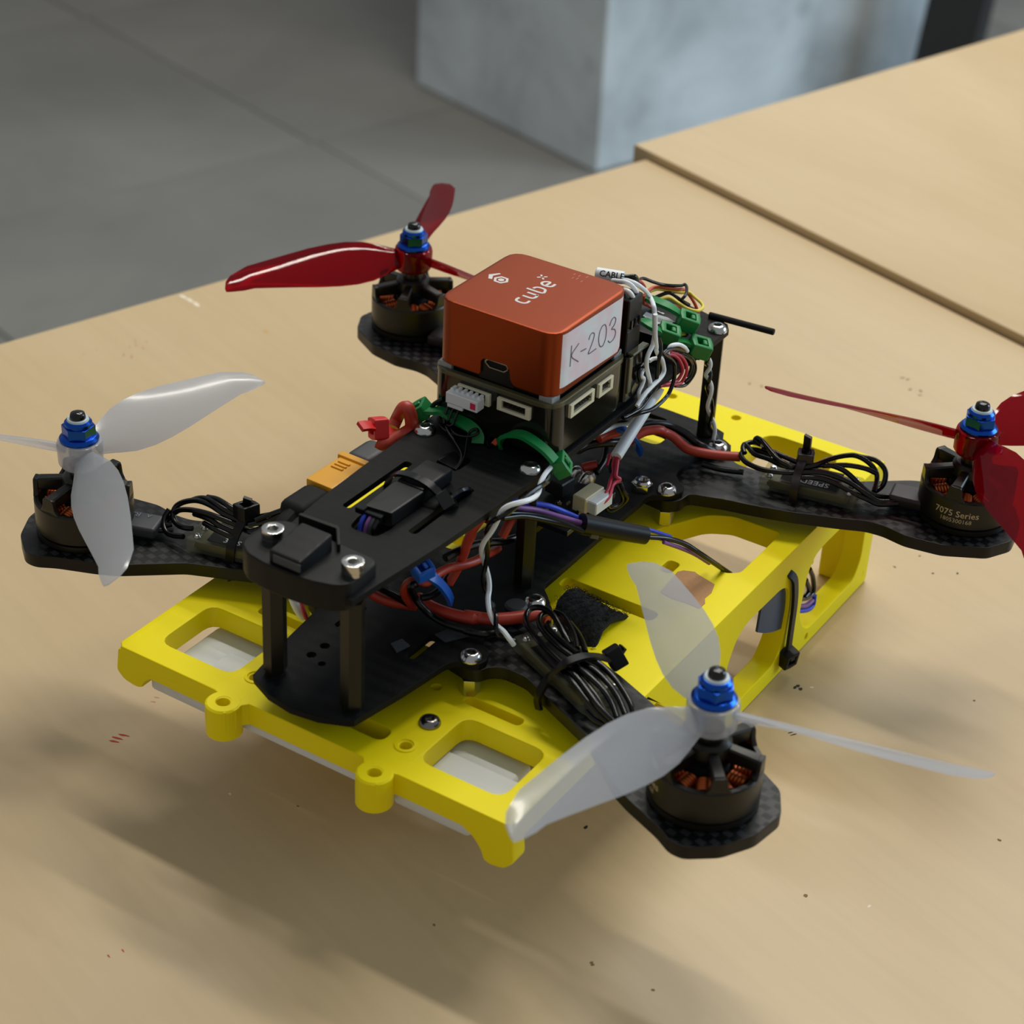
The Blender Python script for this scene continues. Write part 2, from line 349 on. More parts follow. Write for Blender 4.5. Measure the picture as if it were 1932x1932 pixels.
far = make_table((393.5, 188.5, 0), Vector((.960, -.280, 0)), 1400, D2, 1000, -54.5, 'birch_top_far', 'pale birch work table butted behind the near one, slightly higher')
def blot(pts, seed, k=1.0):                # irregular flat mark on the table top
    rnd = random.Random(seed); V = []; F = []
    for (x, y, a, b, ang) in pts:
        n = 9; o = len(V); ca, sa = math.cos(ang), math.sin(ang)
        for i in range(n):
            t = 2*math.pi*i/n; r = rnd.uniform(.65, 1.15); u, w = a*math.cos(t)*r, b*math.sin(t)*r
            V.append((x+u*ca-w*sa, y+u*sa+w*ca, -57.96))
        F.append(list(range(o, o+n)))
    return V, F
def mark(name, q, mt, a, b, ang, label, seed):
    obj(name, [blot([(p[0], p[1], a, b, ang) for p in q], seed)], mt, near, label)
AX = math.atan2(D2.y, D2.x)
mark('ink_mark', [(93.81,243.34,-58.00),(90.90,236.64,-58.00),(88.59,241.41,-58.00),(91.27,240.72,-58.00)], 'ink_pink', 1.6, .25, AX-.35, 'faded red pencil strokes', 3)
mark('ink_mark', [(82.22,238.74,-58.00),(83.02,235.38,-58.00)], 'ink_pink', 2.2, .35, AX-.55, 'faded red pencil dash', 4)
mark('ink_mark', [(95.97,239.29,-58.00),(78.52,249.42,-58.00),(73.03,251.42,-58.00)], 'ink_pink', .6, .35, AX, 'faded red pencil dots', 5)
mark('edge_chip', [(135.52,254.44,-58.00),(134.57,250.10,-58.00),(133.45,245.62,-58.00)], 'chip_white', 2.6, 1.0, AX, 'pale chip at the table edge', 6)
mark('ink_mark', [(-99.48,78.50,-58.00),(-97.81,78.65,-58.00),(-95.61,78.09,-58.00)], 'ink_red', 2.0, .5, 1.9, 'red felt pen mark', 7)
mark('ink_mark', [(-78.48,81.87,-58.00),(-76.23,82.47,-58.00)], 'ink_pink', 1.0, .3, 1.9, 'small reddish scratch', 8)
mark('ink_mark', [(-165.53,20.16,-58.00),(-162.00,18.50,-58.00)], 'ink_red', .8, .25, AX, 'small red marks near the front', 9)
mark('scuff_mark', [(43.80,-71.73,-58.00),(45.14,-72.16,-58.00),(44.05,-73.43,-58.00)], 'ink_dark', .9, .6, 0, 'dark smudge', 10)
mark('scuff_mark', [(22.58,-80.77,-58.00),(22.13,-81.88,-58.00)], 'ink_dark', 1.2, .3, -.5, 'dark scratch', 11)
for k, (q, m_, a, b) in enumerate((
        ([(-50.81,-53.08,-58.00)], 'ink_dark', .9, .45), ([(-107.64,-40.84,-58.00),(-90.89,17.48,-58.00),(-95.28,-81.78,-58.00)], 'ink_brown', .6, .35),
        ([(125.91,-68.89,-58.00),(130.16,-81.04,-58.00),(135.22,-87.78,-58.00)], 'ink_dark', .7, .4), ([(255.22,-15.03,-58.00),(255.28,-17.28,-58.00),(249.32,-25.29,-58.00),(245.79,-26.36,-58.00),(247.94,-21.39,-58.00)], 'ink_brown', 1.1, .6),
        ([(137.60,-72.99,-58.00),(70.94,-119.94,-58.00),(-94.53,-99.65,-58.00)], 'ink_brown', .6, .5), ([(212.99,31.55,-58.00),(214.00,26.70,-58.00)], 'ink_brown', .8, .6),
        ([(-97.97,36.19,-58.00),(46.97,-76.02,-58.00),(-33.32,-131.99,-58.00)], 'chip_white', .7, .5), ([(131.57,207.88,-58.00)], 'ink_tan', 1.6, .6),
        ([(-95.77,-82.40,-58.00),(-39.68,-116.07,-58.00),(13.39,-150.73,-58.00)], 'ink_brown', .7, .6))):
    for j_, p_ in enumerate(q): mark('speck', [p_], m_, a, b, k*.7+j_, None, 20+k+j_*7)

# ---------------------------------------------------------------- the quadcopter
quad = bpy.data.objects.new('quadcopter', None); COL.objects.link(quad); quad.location = (0, 0, TABLE_Z)
tag(quad, 'four-rotor drone with black frame, yellow landing frame and orange box, on the table', 'drone')

# --- yellow landing frame
def mir(pts): return [(x, -y) for x, y in pts][::-1]
half = [(-109.5, 0), (-109.5, -18.5), (-111, -19.8), (-113.5, -19.6), (-116.3, -21.2), (-117.4, -24.6), (-116.3, -28), (-113.5, -29.3), (-110.3, -28.8), (-110, -30), (-110, -62.6), (-108.3, -64.3), (108, -64.3), (112.3, -60), (112.3, 0)]
outer = half + [(x, -y) for x, y in half[-2:0:-1]]
holes = []
for s in (1, -1):
    def hh(p): return p if s > 0 else mir(p)
    holes += [hh(rect(-102, -56, -80, -30.5, 4)), hh(rect(-75.2, -43.8, -71.9, -26, 1.6)), hh(disc(-113, -24.6, 1.9)), hh(disc(-99.3, -24.7, 1.6)), hh(disc(-74, -16.8, 1.3)),
              hh(fil([(22, -53), (25, -56.8), (51.6, -56.8), (51.6, -41), (47.5, -34), (32, -26), (26, -24), (25.2, -49.5)], [1.5, 1.5, 1.5, 2, 3, 2, 1, 1.5])),
              hh(rect(70, -52, 105.2, -25.4, 6)), hh(disc(107.6, -12.2, 1.6)), hh(rect(11.8, -40.5, 18.4, -36.6, 1.6)), hh(rect(-12.6, -48, -7.8, -17, 1.8))]
holes += [rect(-101.5, -18.6, -96, 18.6, 2.6), rect(-60, -14, -20, 14, 5), rect(62, -12, 66, 12, 1.5)]
lf = [plate(outer, holes, -18, -11, .5)]
XZ = Matrix(((1, 0, 0, 0), (0, 0, 1, 0), (0, 1, 0, 0), (0, 0, 0, 1)))       # outline (x, z) extruded along y
YZ = Matrix(((0, 0, 1, 0), (1, 0, 0, 0), (0, 1, 0, 0), (0, 0, 0, 1)))       # outline (y, z) extruded along x
wall = fil([(-44, -11.6), (112.24, -11.6), (112.24, -57.9), (-8, -57.9), (-14, -40), (-30, -24)], [.2, .2, 1.5, 1.5, 6, 6])
arch1 = fil([(8.5, -51.3), (7.2, -32), (12, -24.2), (18, -22), (41, -22.4), (46.5, -25.5), (48.3, -33), (47, -45), (42, -51.3)], 3)
arch2 = fil([(57.5, -41), (58.8, -33), (59.5, -27.5), (63, -23), (69, -21.8), (98, -22), (104, -28), (104.3, -45), (100, -51.6), (66, -51.6), (61, -47.5)], 3)
for s in (1, -1):
    lf.append(plate(wall, [arch1, arch2, disc(62.5, -25.5+1.2, .9), disc(66, -54.5, 1.1), disc(107.5, -53, 1.1)], -64.36 if s > 0 else 57.3, -57.3 if s > 0 else 64.36, .5, XZ))
    ys = sorted((-64.2*s, -49.5*s))
    lf.append(plate(fil([(ys[0], -14), (ys[1], -14), (ys[1], -57.9), (ys[0], -57.9)], 1), [], 106, 112.16, .5, YZ))
    # front feet with arched inner side
    ft = [(64.2, -12), (65.2, -22.5), (62.5, -25.6), (58.5, -26.4), (56.2, -25.8), (55.4, -23), (53, -20), (48, -17.4), (42, -16.4), (42, -12)]
    ft = [(-y*s, z if s > 0 else -12+(z+12)*.76) for y, z in ft]
    lf.append(plate(fil(ft, 1.2), [], -110.06, -104, .8, YZ))
    lf.append(move(lathe([(4.94, -20.5), (4.94, -11.4), (4.4, -10.9), (2.2, -10.9), (1.8, -12), (1.8, -20.5)], 24, True), (-112.6, -24.6*s, 0)))
    lf.append(move(lathe([(3.0, -11.1), (3.0, -10.7), (2.2, -10.6), (1.9, -11.2)], 20, True), (-99.3, -24.7*s, 0)))
frame_part = obj('landing_frame', lf, 'yellow_print', quad, 'bright yellow 3D-printed landing frame with arched side walls and short front feet', 30)

# --- carbon plates and arms
front = [(-115.6, 0), (-114.4, -8), (-111.2, -15.2), (-110.2, -16.4), (-93, -19.3), (-77, -21.3), (-74.2, -22.6), (-73, -24.4), (-73, -26.6), (-71.6, -28.4), (-69, -29), (-66.2, -28), (-64.2, -26), (-62.3, -23.2), (-59, -22),
         (-48, -22), (-45, -23.2), (-43, -26), (-41, -28.5), (-38.6, -29.2), (-36, -28.3), (-33.2, -25.6), (-31, -23.2), (-28.8, -22.2), (0, -21.8), (28.5, -21.8), (31, -22.6), (33, -25.3), (35.4, -28), (38.2, -29), (41, -28), (43, -25.4), (45.5, -22.8), (48, -22),
         (59, -22), (62, -23.2), (64, -26.5), (66.6, -28.8), (69.6, -29), (72.4, -27.6), (74, -25), (74.6, -23.5), (78.2, -22), (79.4, -18.8), (80, -12), (80.5, 0)]
bout = front + [(x, -y) for x, y in front[-2:0:-1]]
bh = [rect(-80, -13.2, -68, -10.6, 1.1), rect(-80, 10.6, -68, 13.2, 1.1), rect(-8, -6, 0, -3, 1.2), rect(72, -3.5, 74.6, 12, 1.2), disc(-89, 9.2, 1.3), disc(-94.3, 9.6, 1.3), disc(-95.8, 5, 1.0), rect(58, -9, 66, 9, 3), rect(-30, 8, -10, 16, 2)]
obj('bottom_plate', plate(bout, bh, -2, 0, .2), 'carbon_low', quad, 'lower black carbon body plate')
tp_half = [(-111, -16), (-97, -17.2), (-80, -18.9), (-60, -19.9), (-30, -20.9), (60, -20.9), (76, -20.7), (79.2, -18.6), (82.4, -8), (84, 0)]
tout = [(-112, 0)] + tp_half + [(x, -y) for x, y in tp_half[-2::-1]]
th = [rect(-77.5, 9.9, -48.8, 12.4, 1.1), rect(-77.4, -11.1, -50, -8.5, 1.1), fil([(-84.6, 4.4), (-84.6, -3.6), (-79, -4.6), (-74, -3.6), (-74, 4.6), (-79, 5.8)], 1.6), rect(-45, -1.8, -37.2, 5.6, 2), rect(48, -21.5+9, 66, -8.5, 1.5), rect(48, 8.5, 66, 12.5, 1.5)]
obj('top_plate', plate(tout, th, 35, 37, .2), 'carbon_plate', quad, 'upper black carbon body plate with long slots')
arm4 = fil([(34, -16), (33, -26), (36, -29.5), (41.5, -29.8), (45.2, -40), (47.5, -49), (51, -59.7), (56.2, -72), (60.2, -80.4), (60.8, -85.5), (59.6, -93), (61.6, -104), (68.3, -115.6), (76.5, -120), (87, -118.4), (95.4, -113.6), (101, -106.5), (101, -102.6), (98, -97.5), (93.5, -86.5), (90.6, -81), (78.5, -66.5), (70.4, -48.5), (66.6, -40), (66.4, -33), (68.5, -29.8), (72, -28.4), (72.8, -24), (71, -16)], 1.6, 3)
for nm, mx, my in (('front_left', -1, -1), ('front_right', -1, 1), ('rear_left', 1, -1), ('rear_right', 1, 1)):
    pts = [(x*mx, y*my) for x, y in arm4]
    obj('arm', plate(pts if mx*my > 0 else pts[::-1], [], -6, -2, .25), 'carbon_arm', quad)

# --- screws, standoffs
def button(r=3.1, h=2.0):
    p = [(0, h*.55), (r*.38, h*.55), (r*.42, h), (r*.62, h*.97), (r*.86, h*.72), (r, h*.25), (r, 0), (0, 0)]
    return lathe(p, 24)
but = mesh('screw', [button()], 'steel', 40, dz=0)
hex_me = mesh('hex_socket', [plate([(1.25*math.cos(a*math.pi/3), 1.25*math.sin(a*math.pi/3)) for a in range(6)], [], 1.0, 1.25, .02)], 'black_matte', dz=0)
but_d = mesh('screw', [button(3.0, 1.8)], 'steel_dark', 40, dz=0)
def sock():
    hexo = [(1.45*math.cos(a*math.pi/3), 1.45*math.sin(a*math.pi/3)) for a in range(6)]
    return [plate(disc(0, 0, 2.9, 28), [hexo], 1.0, 3.4, .25), cyl(2.85, 0, 1.1, 28)]
skt = mesh('screw', sock(), 'steel', 35, dz=0)
for s in (1, -1):
    at(add('screw', skt, quad, 'steel socket screw'), (-105.8, 12.4*s, 41.0), .3*s)
    at(add('screw', but, quad, 'domed steel screw'), (-32.6, 17.3*s, 37))
    at(add('screw', but, quad, 'domed steel screw'), (73.4, 18.0*s, 37))
    for x in (-70.4, -38.7, 35.7, 68.3): at(add('screw', but, quad, 'domed steel screw'), (x, 25*s, 0))
for o_ in list(quad.children):
    if o_.name.startswith('screw') and o_.data == but: sub('hex_socket', hex_me, o_, (0, 0, 0), random.uniform(0, 1))
at(add('screw', but_d, quad, 'dark steel screw in the yellow frame'), (-88.1, -24.4, -11))
at(add('screw', but_d, quad, 'dark steel screw in the yellow frame'), (-88.1, 24.4, -11))
hexn = lambda r, z0, z1: plate([(r*math.cos(a*math.pi/3), r*math.sin(a*math.pi/3)) for a in range(6)], [], z0, z1, .2)
nut = mesh('lock_nut', [hexn(3.3, 0, 2.2), lathe([(2.7, 2.1), (2.7, 2.7), (2.2, 3.3), (1.2, 3.4), (1.2, 2.8), (0, 2.8)], 20)], 'steel', dz=0)
at(add('lock_nut', nut, quad, 'steel lock nut'), (32.2, -18.2, 0)); at(add('lock_nut', nut, quad, 'steel lock nut'), (32.2, 18.2, 0))
spc = mesh('spacer', [hexn(2.9, -11, -6)], 'steel', dz=0)
for x in (-70.4, -38.7, 35.7, 68.3):
    for s in (1, -1): at(add('spacer', spc, quad, 'short steel spacer under the arm'), (x, 25*s, 0))
sto = mesh('standoff', [hexn(3.2, 1.2, 33), cyl(2.6, 0, 1.3, 20)], 'standoff', 25, dz=0)
sto2 = mesh('standoff', [hexn(2.9, 0, 35)], 'standoff', 25, dz=0)
for s in (1, -1):
    at(add('standoff', sto, quad), (-105.8, 12.4*s, 0), .35); at(add('standoff', sto2, quad), (-32.6, 17.3*s, 0), .35); at(add('standoff', sto2, quad), (73.6, 17.6*s, 0), .35)

# --- motors, propellers, nuts
MOT = [(-81.7, 101.0), (-81.7, -101.0), (81.7, 101.9), (81.7, -101.9)]
base_me = mesh('motor_base', [lathe([(0, -2), (13.2, -2), (13.9, -1.4), (13.9, .1), (13.2, .4), (0, .4)], 48)], 'bell', 30, dz=0)
can = [lathe([(14, .9), (14, 9.3), (13.7, 9.8), (12.6, 9.8), (12.6, .9)], 56, True), lathe([(0, 16.6), (4.6, 16.6), (5.6, 15.8), (5.8, 13), (0, 12.6)], 32), cyl(3.4, 16, 19.8, 24)]
for k in range(6):
    bar = box(0, 0, 0, 1, 1, 1, .12, 1); V = []
    for x, y, z in bar[0]:
        t = x+.5; V.append((4+t*9.6, y*(2.6+.8*t), 13.2+z*(4.6-1.2*t)-.6*t))
    fl_ = plate(fil([(-3.7, 9.4), (3.7, 9.4), (2.3, 11.0), (1.8, 14.4), (-1.8, 14.4), (-2.3, 11.0)], .8), [], 0, 1.4, .2)
    rot = Matrix.Rotation(k*math.pi/3, 4, 'Z')
    can.append(xf((V, bar[1]), rot)); can.append(xf(([((12.6+z)*math.cos(x/13.5), (12.6+z)*math.sin(x/13.5), y) for x, y, z in fl_[0]], fl_[1]), rot))
bell_me = mesh('motor', can, 'bell', 28, dz=0)
hel = [(8.2+1.5*math.cos(t*.7), 1.5*math.sin(t*.7)*1.0, 5.4+.0*t) for t in range(3)]
coil_sh = [box(8.6, 0, 6.0, 4.4, 2.6, 4.6, .9, 2)]
for j in range(5):
    xx = 6.9+j*.95; coil_sh.append(tube([(xx, -1.6, 3.6), (xx, -1.75, 6), (xx, -1.45, 8.3), (xx, 0, 8.9), (xx, 1.45, 8.3), (xx, 1.75, 6), (xx, 1.6, 3.6)], .5, 6, 2))
coil_me = mesh('coil', coil_sh, 'copper', 40, dz=0)
stat_me = mesh('stator', [lathe([(0, 3), (12.2, 3), (12.2, 4.4), (6.2, 4.6), (5.6, 10.5), (0, 10.5)], 36)], 'black_matte', 30, dz=0)
nut_me = mesh('propeller_nut', [lathe([(0, 0), (5.5, 0), (5.6, .7), (4.9, 1.5), (3.6, 1.9), (0, 1.9)], 36), hexn(4.75, 1.0, 4.7), lathe([(3.9, 4.4), (3.9, 5.6), (3.3, 6.3), (2.6, 6.4), (2.5, 5.8), (0, 5.8)], 32)], 'blue_anodised', 28, dz=0)
ins_me = mesh('nylon_insert', [lathe([(3.2, 6.2), (2.9, 6.8), (2.0, 6.9), (2.0, 6.1)], 28, True)], 'nylon', 40, dz=0)
tip_me = mesh('shaft_tip', [lathe([(0, 8.7), (1.2, 8.7), (2.0, 8.3), (2.25, 7.3), (2.25, 5.8), (0, 5.8)], 24)], 'black_gloss', 50, dz=0)
def blade(s):
    R_ = [(5.2, 7.5, 44, 2.4), (8, 9.5, 43, 2.1), (11, 12, 42, 1.8), (16, 15.8, 39, 1.5), (22, 17.8, 36, 1.3), (28, 18.0, 33.5, 1.2), (35, 17, 31, 1.1), (43, 14.9, 27.5, 1.0), (51, 12.6, 24.5, .9), (57, 10.9, 22, .85), (60.5, 9.6, 21, .8), (63.4, 8.0, 20, .7), (65.6, 5.2, 19.5, .6), (66.6, 1.8, 19.5, .5)]
    V = []; F = []; n = 9
    for i, (r, c, b, t) in enumerate(R_):
        c *= .93; b = math.radians(b); sw = .8*math.sin(r/65*math.pi)-max(0, (11.2-c)*.42 if r > 58 else 0)
        ring = []
        for k in range(n): u = -.5+k/(n-1); ring.append((u, .055*c*(1-(2*u)**2)+t*.5*math.sqrt(max(0, 1-(2*u)**2*.96))))
        for k in range(n-2, 0, -1): u = -.5+k/(n-1); ring.append((u, .055*c*(1-(2*u)**2)-t*.5*math.sqrt(max(0, 1-(2*u)**2*.96))))
        for u, h in ring:
            y = (u*c+sw); V.append((r, y*math.cos(b)-h*math.sin(b), y*math.sin(b)+h*math.cos(b)))
    q = 2*n-2
    for i in range(len(R_)-1):
        for k in range(q): F.append([i*q+k, i*q+(k+1) % q, (i+1)*q+(k+1) % q, (i+1)*q+k])
    F.append(list(range(q))); F.append([(len(R_)-1)*q+k for k in range(q)][::-1])
    if s < 0: V = [(x, -y, z) for x, y, z in V]; F = [f[::-1] for f in F]
    return V, [f[::-1] for f in F]
hub_sh = lathe([(3.2, 0), (5.6, 0), (6.3, 1), (6.5, 6.5), (6.2, 7.7), (5.4, 8), (3.2, 8)], 40, True)
PR = [('frosted_prop', 1, -8, 'translucent white'), ('frosted_prop', -1, 44, 'translucent white'), ('red_prop', -1, 25, 'glossy translucent red'), ('red_prop', 1, 99, 'glossy translucent red')]
hubs = {m: mesh('propeller', [hub_sh], m, 35, dz=0) for m in ('frosted_prop', 'red_prop')}
bl = {(m, s): mesh('blade', [blade(s)], m, 60, dz=0) for m in ('frosted_prop', 'red_prop') for s in (1, -1)}
def bend(sh, r, az, z, ccw=1):           # wrap flat text (x along, y up) round a motor can
    return [(r*math.cos(az+v[0]/r), r*math.sin(az+v[0]/r), z+v[1]) if True else None for v in sh[0]], sh[1]
tx = text('7075 Series', 2.9, None, 0, bold=.02); tn = text('1805300168', 1.95, None, 0)
for k, (mx, my) in enumerate(MOT):
    a0 = math.radians((179, 220, 201, 183)[k])
    o = at(add('motor', bell_me, quad), (mx, my, 0), a0)
    sub('motor_base', base_me, o, (0, 0, 0)); sub('stator', stat_me, o, (0, 0, 0))
    for j in range(12):
        c = sub('coil', coil_me, o, (0, 0, 0), (j+.5)*math.pi/6, 'copper motor coil' if j == 0 else None)
    if k in (1, 3):
        az = math.radians((0, 127, 0, 190)[k])-a0
        sub('lettering', mesh('lettering', [bend(tx, 14.04, az, 5.6), bend(tn, 14.04, az, 3.3)], 'motor_print', dz=0), o, (0, 0, 0), 0, 'tan printed motor lettering')
    m, s, ph, nm = PR[k]
    p = at(add('propeller', hubs[m], quad, nm+' three-bladed propeller'), (mx, my, 19.7), math.radians(ph))
    for j in range(3): sub('blade', bl[(m, s)], p, (0, 0, 4.0), j*2*math.pi/3)
    n_ = at(add('propeller_nut', nut_me, quad, 'blue metal flanged propeller nut'), (mx, my, 27.7), (.1, .52, .2, .35)[k])
    sub('nylon_insert', ins_me, n_, (0, 0, 0), 0, 'pale nylon ring'); sub('shaft_tip', tip_me, n_, (0, 0, 0), 0, 'black rounded shaft tip')

# --- camera mount at the nose
mo = [(-115.5, 0), (-115.4, 8), (-114.4, 14), (-111.5, 17.8), (-107, 18.8), (-99, 18.2), (-96.5, 15), (-96.5, 12), (-97.5, -13), (-99, -14.6), (-110.5, -14.8), (-113, -12), (-114.8, -6)]
cm_ = [plate(fil(mo, 1.5), [disc(-105.8, 12.4, 1.4), disc(-105.8, -12.4, 1.4)], 33, 41, .6),
       plate(fil([(-95.6, 12.5), (-94.4, 12.5), (-93.6, 1.5), (-94, .6), (-100.2, -4.4), (-100.8, -3.8), (-95, 1)], .3), [], 37, 43.2, .2)]
bp = box(-107.6, 2.2, 43.2, 13.2, 9.6, 5.4, .6, 2); bp = ([(x, y, z-1.4 if (x < -112 and z > 44) else z) for x, y, z in bp[0]], bp[1])
cmo = obj('camera_mount', cm_, 'black_print', quad, 'black 3D-printed nose block')
obj('raised_block', [bp], 'black_print', cmo, 'scuffed raised block')
obj('scuffed_edge', [box(-114.2, 1.4, 42.6, .5, 8.4, 2.4, .2, 1)], 'scuff_grey', cmo, 'scratched grey front edge')

# --- orange flight controller
X0, X1, Y1 = -25.69, 12.61, 19.15
case = plate(rect(X0, -Y1, X1, Y1, 5.2), [], 55.8, 75.2, .7)
notch = plate([(5.4, 54), (5.4, 55.6), (4.4, 56.9), (4.4, 60.4), (3.5, 61.5), (-3.8, 61.8), (-4.8, 60.7), (-5.3, 57.8), (-6.8, 55.9), (-6.8, 54)], [], X0-2, X0+3.0, .01, YZ)
fc = obj('flight_controller', subtract(case, notch), 'orange_case', quad, 'orange anodised metal flight controller box', 30)
obj('usb_surround', [box(X0+2.0, -.4, 58.2, 2.6, 11.4, 6.4)], 'black_plastic', fc, 'black usb socket surround')
up = [(3.2, 61.0), (2.4, 61.7), (-3.9, 61.7), (-4.5, 61), (-4.5, 60.2), (-3.2, 59.1), (1.8, 59.1), (3.2, 60.4)]
up_in = [(y*.86-.1, 60.4+(z-60.4)*.72) for y, z in up]
obj('usb_port', [plate(up, [up_in], X0+.1, X0+1.6, .1, YZ)], 'port_metal', fc, 'silver micro usb socket')
obj('usb_socket_hole', [plate(up_in, [], X0+.5, X0+.9, .05, YZ)], 'black_matte', fc)
def case_y(x):                          # how far the rounded case edge falls back at x
    d = max(0, x-(X1-5.2), (X0+5.2)-x); return 5.2-math.sqrt(max(0, 5.2**2-d*d))
V = []; F = []; xs = [-24.2+34.4*k/28 for k in range(29)]
for x in xs:
    t = (x+24.2)/34.4; zt_ = 74.25-.75*t; zb_ = 58.25-1.15*min(1, t/.85); cut = max(0, x-7.8)
    for z, e in ((zt_, .05), (zt_, .14), (zb_+cut*.85, .14), (zb_+cut*.85, .05)): V.append((x, -Y1-e+case_y(x), z))
for k in range(28):
    for a in range(4): F.append([k*4+a, k*4+(a+1) % 4, k*4+4+(a+1) % 4, k*4+4+a])
F += [[0, 1, 2, 3], [115, 114, 113, 112]]
obj('sticker', (V, F), 'sticker_paper', fc, 'white paper sticker with handwritten K-203')
pen = [[(-18.2, 69.6), (-18.3, 63.3)], [(-14.4, 68.7), (-17.9, 66.4), (-14.0, 63.0)], [(-13.1, 65.7), (-10.2, 65.4)],
       [(-9.1, 67.6), (-8.6, 68.7), (-7.4, 69.0), (-6.3, 68.3), (-6.6, 66.8), (-8.0, 64.6), (-8.8, 63.2), (-4.7, 63.1)],
       [(-2.2, 69.0), (-3.4, 67.6), (-3.6, 65.2), (-2.6, 63.0), (-1.0, 62.6), (.2, 64.4), (.3, 67.0), (-.6, 68.8), (-2.2, 69.0)],
       [(1.9, 67.4), (2.8, 68.8), (4.2, 69.1), (5.2, 68.2), (4.7, 66.8), (3.2, 65.9), (4.9, 65.2), (5.7, 63.8), (4.9, 62.3), (3.0, 61.9), (1.7, 62.9)]]
obj('handwriting', [tube([(x, -Y1-.1, z) for x, z in st], .21, 6, 4) for st in pen], 'pen_ink', fc, 'grey handwritten K-203')
def stroke(p, w=.5, sub=4): return ribbon([(x, y, 75.24) for x, y in p], w, .06, (0, 0, 1), sub)

# word on the lid: its letters run along +x, tops towards +y
def letters(paths, ox, oy, k): return [ribbon([(ox+a*k, oy+b*k, 75.24) for a, b in p], .74, .06, (0, 0, 1), 3) for p in paths]
LC = [[(2.0, 3.0), (.7, 3.0), (0, 2.3), (0, .7), (.7, 0), (2.0, 0)]]
LU = [[(0, 3.0), (0, .7), (.6, 0), (1.8, 0), (2.2, .5)], [(2.2, 3.0), (2.2, -.1)]]
LB = [[(0, 4.4), (0, .0), (1.5, 0), (2.2, .7), (2.2, 2.3), (1.5, 3.0), (.9, 3.0)]]
LE = [[(.1, 1.5), (2.2, 1.5), (2.2, 2.3), (1.5, 3.0), (.7, 3.0), (0, 2.3), (0, .7), (.7, 0), (2.2, 0)]]
wx = -14.6; k_ = 1.12
wd_ = letters(LC, wx, -2.0, k_)+letters(LU, wx+3.9, -2.0, k_)+letters(LB, wx+8.4, -2.0, k_)+letters(LE, wx+12.9, -2.0, k_)
for a in range(4): wd_.append(ribbon([(wx+17.0+.45*math.cos(math.pi/4+a*math.pi/2), 3.3+.45*math.sin(math.pi/4+a*math.pi/2), 75.24), (wx+17.0+1.5*math.cos(math.pi/4+a*math.pi/2), 3.3+1.5*math.sin(math.pi/4+a*math.pi/2), 75.24)], .55, .06, (0, 0, 1), 2))
obj('lettering', wd_, 'logo_grey', fc, 'light grey printed word cube and star')
lc = Vector((-6.2, 11.3)); hx = lambda r, cx=0, cy=0: [(lc.x+cx+r*math.cos(a*math.pi/3+.5), lc.y+cy+r*math.sin(a*math.pi/3+.5)) for a in range(6)]
obj('emblem', [plate(hx(2.3), [hx(1.5)], 75.2, 75.27, .01), plate(hx(.95), [], 75.2, 75.27, .01),
    plate([(-7.6, 14.6), (-5.4, 15.9), (-2.9, 14.0), (-3.1, 13.4), (-5.4, 14.5), (-7.4, 13.5)], [], 75.2, 75.27, .01)], 'logo_grey', fc, 'light grey hexagon emblem')
obj('scratches', [plate([(a, b), (a+1.2, b-.1), (a+1.1, b+.16), (a+.1, b+.2)], [], 75.2, 75.23, .005) for a, b in [(8.99,-2.81),(8.95,-4.44),(6.72,-3.67),(7.06,-4.88),(9.68,-6.50),(6.32,-6.76)]], 'ink_pink', fc, 'pale worn scratches')

# --- carrier board under it
cx0, cx1 = -26.3, 13.2
cb = obj('carrier_board', [plate(rect(cx0, -20.2, cx1, 20.2, 5.6), [], 38.4, 53.2, .4), box(17.4, 0, 45.6, 9, 40, 14.6, .5, 1)], 'smoke_plastic', quad, 'smoky dark plastic carrier under the orange box')
obj('rim', [plate(rect(cx0-.2, -20.4, cx1+.2, 20.4, 5.8), [rect(cx0+1.6, -18.6, cx1-1.6, 18.6, 4.2)], 53.0, 54.5, .25)], 'olive_rim', cb, 'olive translucent rim')
obj('gasket', [plate(rect(-24.2, -17.6, 11.2, 17.6, 4), [], 52.6, 55.9, .2)], 'black_plastic', cb)
for x, y in ((-23.0, -16.3), (-23.0, 16.3), (9.8, -16.3)): obj('corner_foot', [box(x, y, 54.9, 4.4, 4.4, 2.4, .5, 2)], 'clear_plastic', cb, 'clear plastic corner foot')
obj('light_bar', [box(14.2, -20.2, 47.2, 2.0, .8, 11.5, .2, 1), box(18.6, -20.0, 53.6, 9, 2.2, .8, .2, 1)], 'olive_rim', cb, 'olive translucent strip')
def jst(c, n, u, w, h, d, pins):          # open socket: n outwards, u along its width
    F_ = frame(c, u, n); o_ = rect(-w/2, -h/2, w/2, h/2, .2); i_ = [(-w/2+1.5, -h/2+.9), (w/2-1.5, -h/2+.9), (w/2-1.5, h/2-.5), (-w/2+1.5, h/2-.5)]
    return [plate(o_, [i_], -d, 0, .1, F_), plate(o_, [], -d-.8, -d+.1, .05, F_)], [xf(box(-w/2+2.2+(w-4.4)*k/max(1, pins-1), .3, -d/2, .35, .35, d), F_) for k in range(pins)]
def socket(c, n, u, w, h, d, pins):
    a, b = jst(c, n, u, w, h, d, pins); o = obj('socket', a, 'cream', cb, 'cream plug socket'); obj('pins', b, 'steel_dark', o)
socket((-27.2, -7.6, 50.2), (-1, 0, 0), (0, -1, 0), 10.6, 3.8, 2.6, 6)
socket((-12.9, -21.1, 50.2), (0, -1, 0), (1, 0, 0), 12.4, 4.0, 2.6, 7)
socket((-.3, -21.1, 50.0), (0, -1, 0), (1, 0, 0), 7.6, 4.2, 2.6, 3)
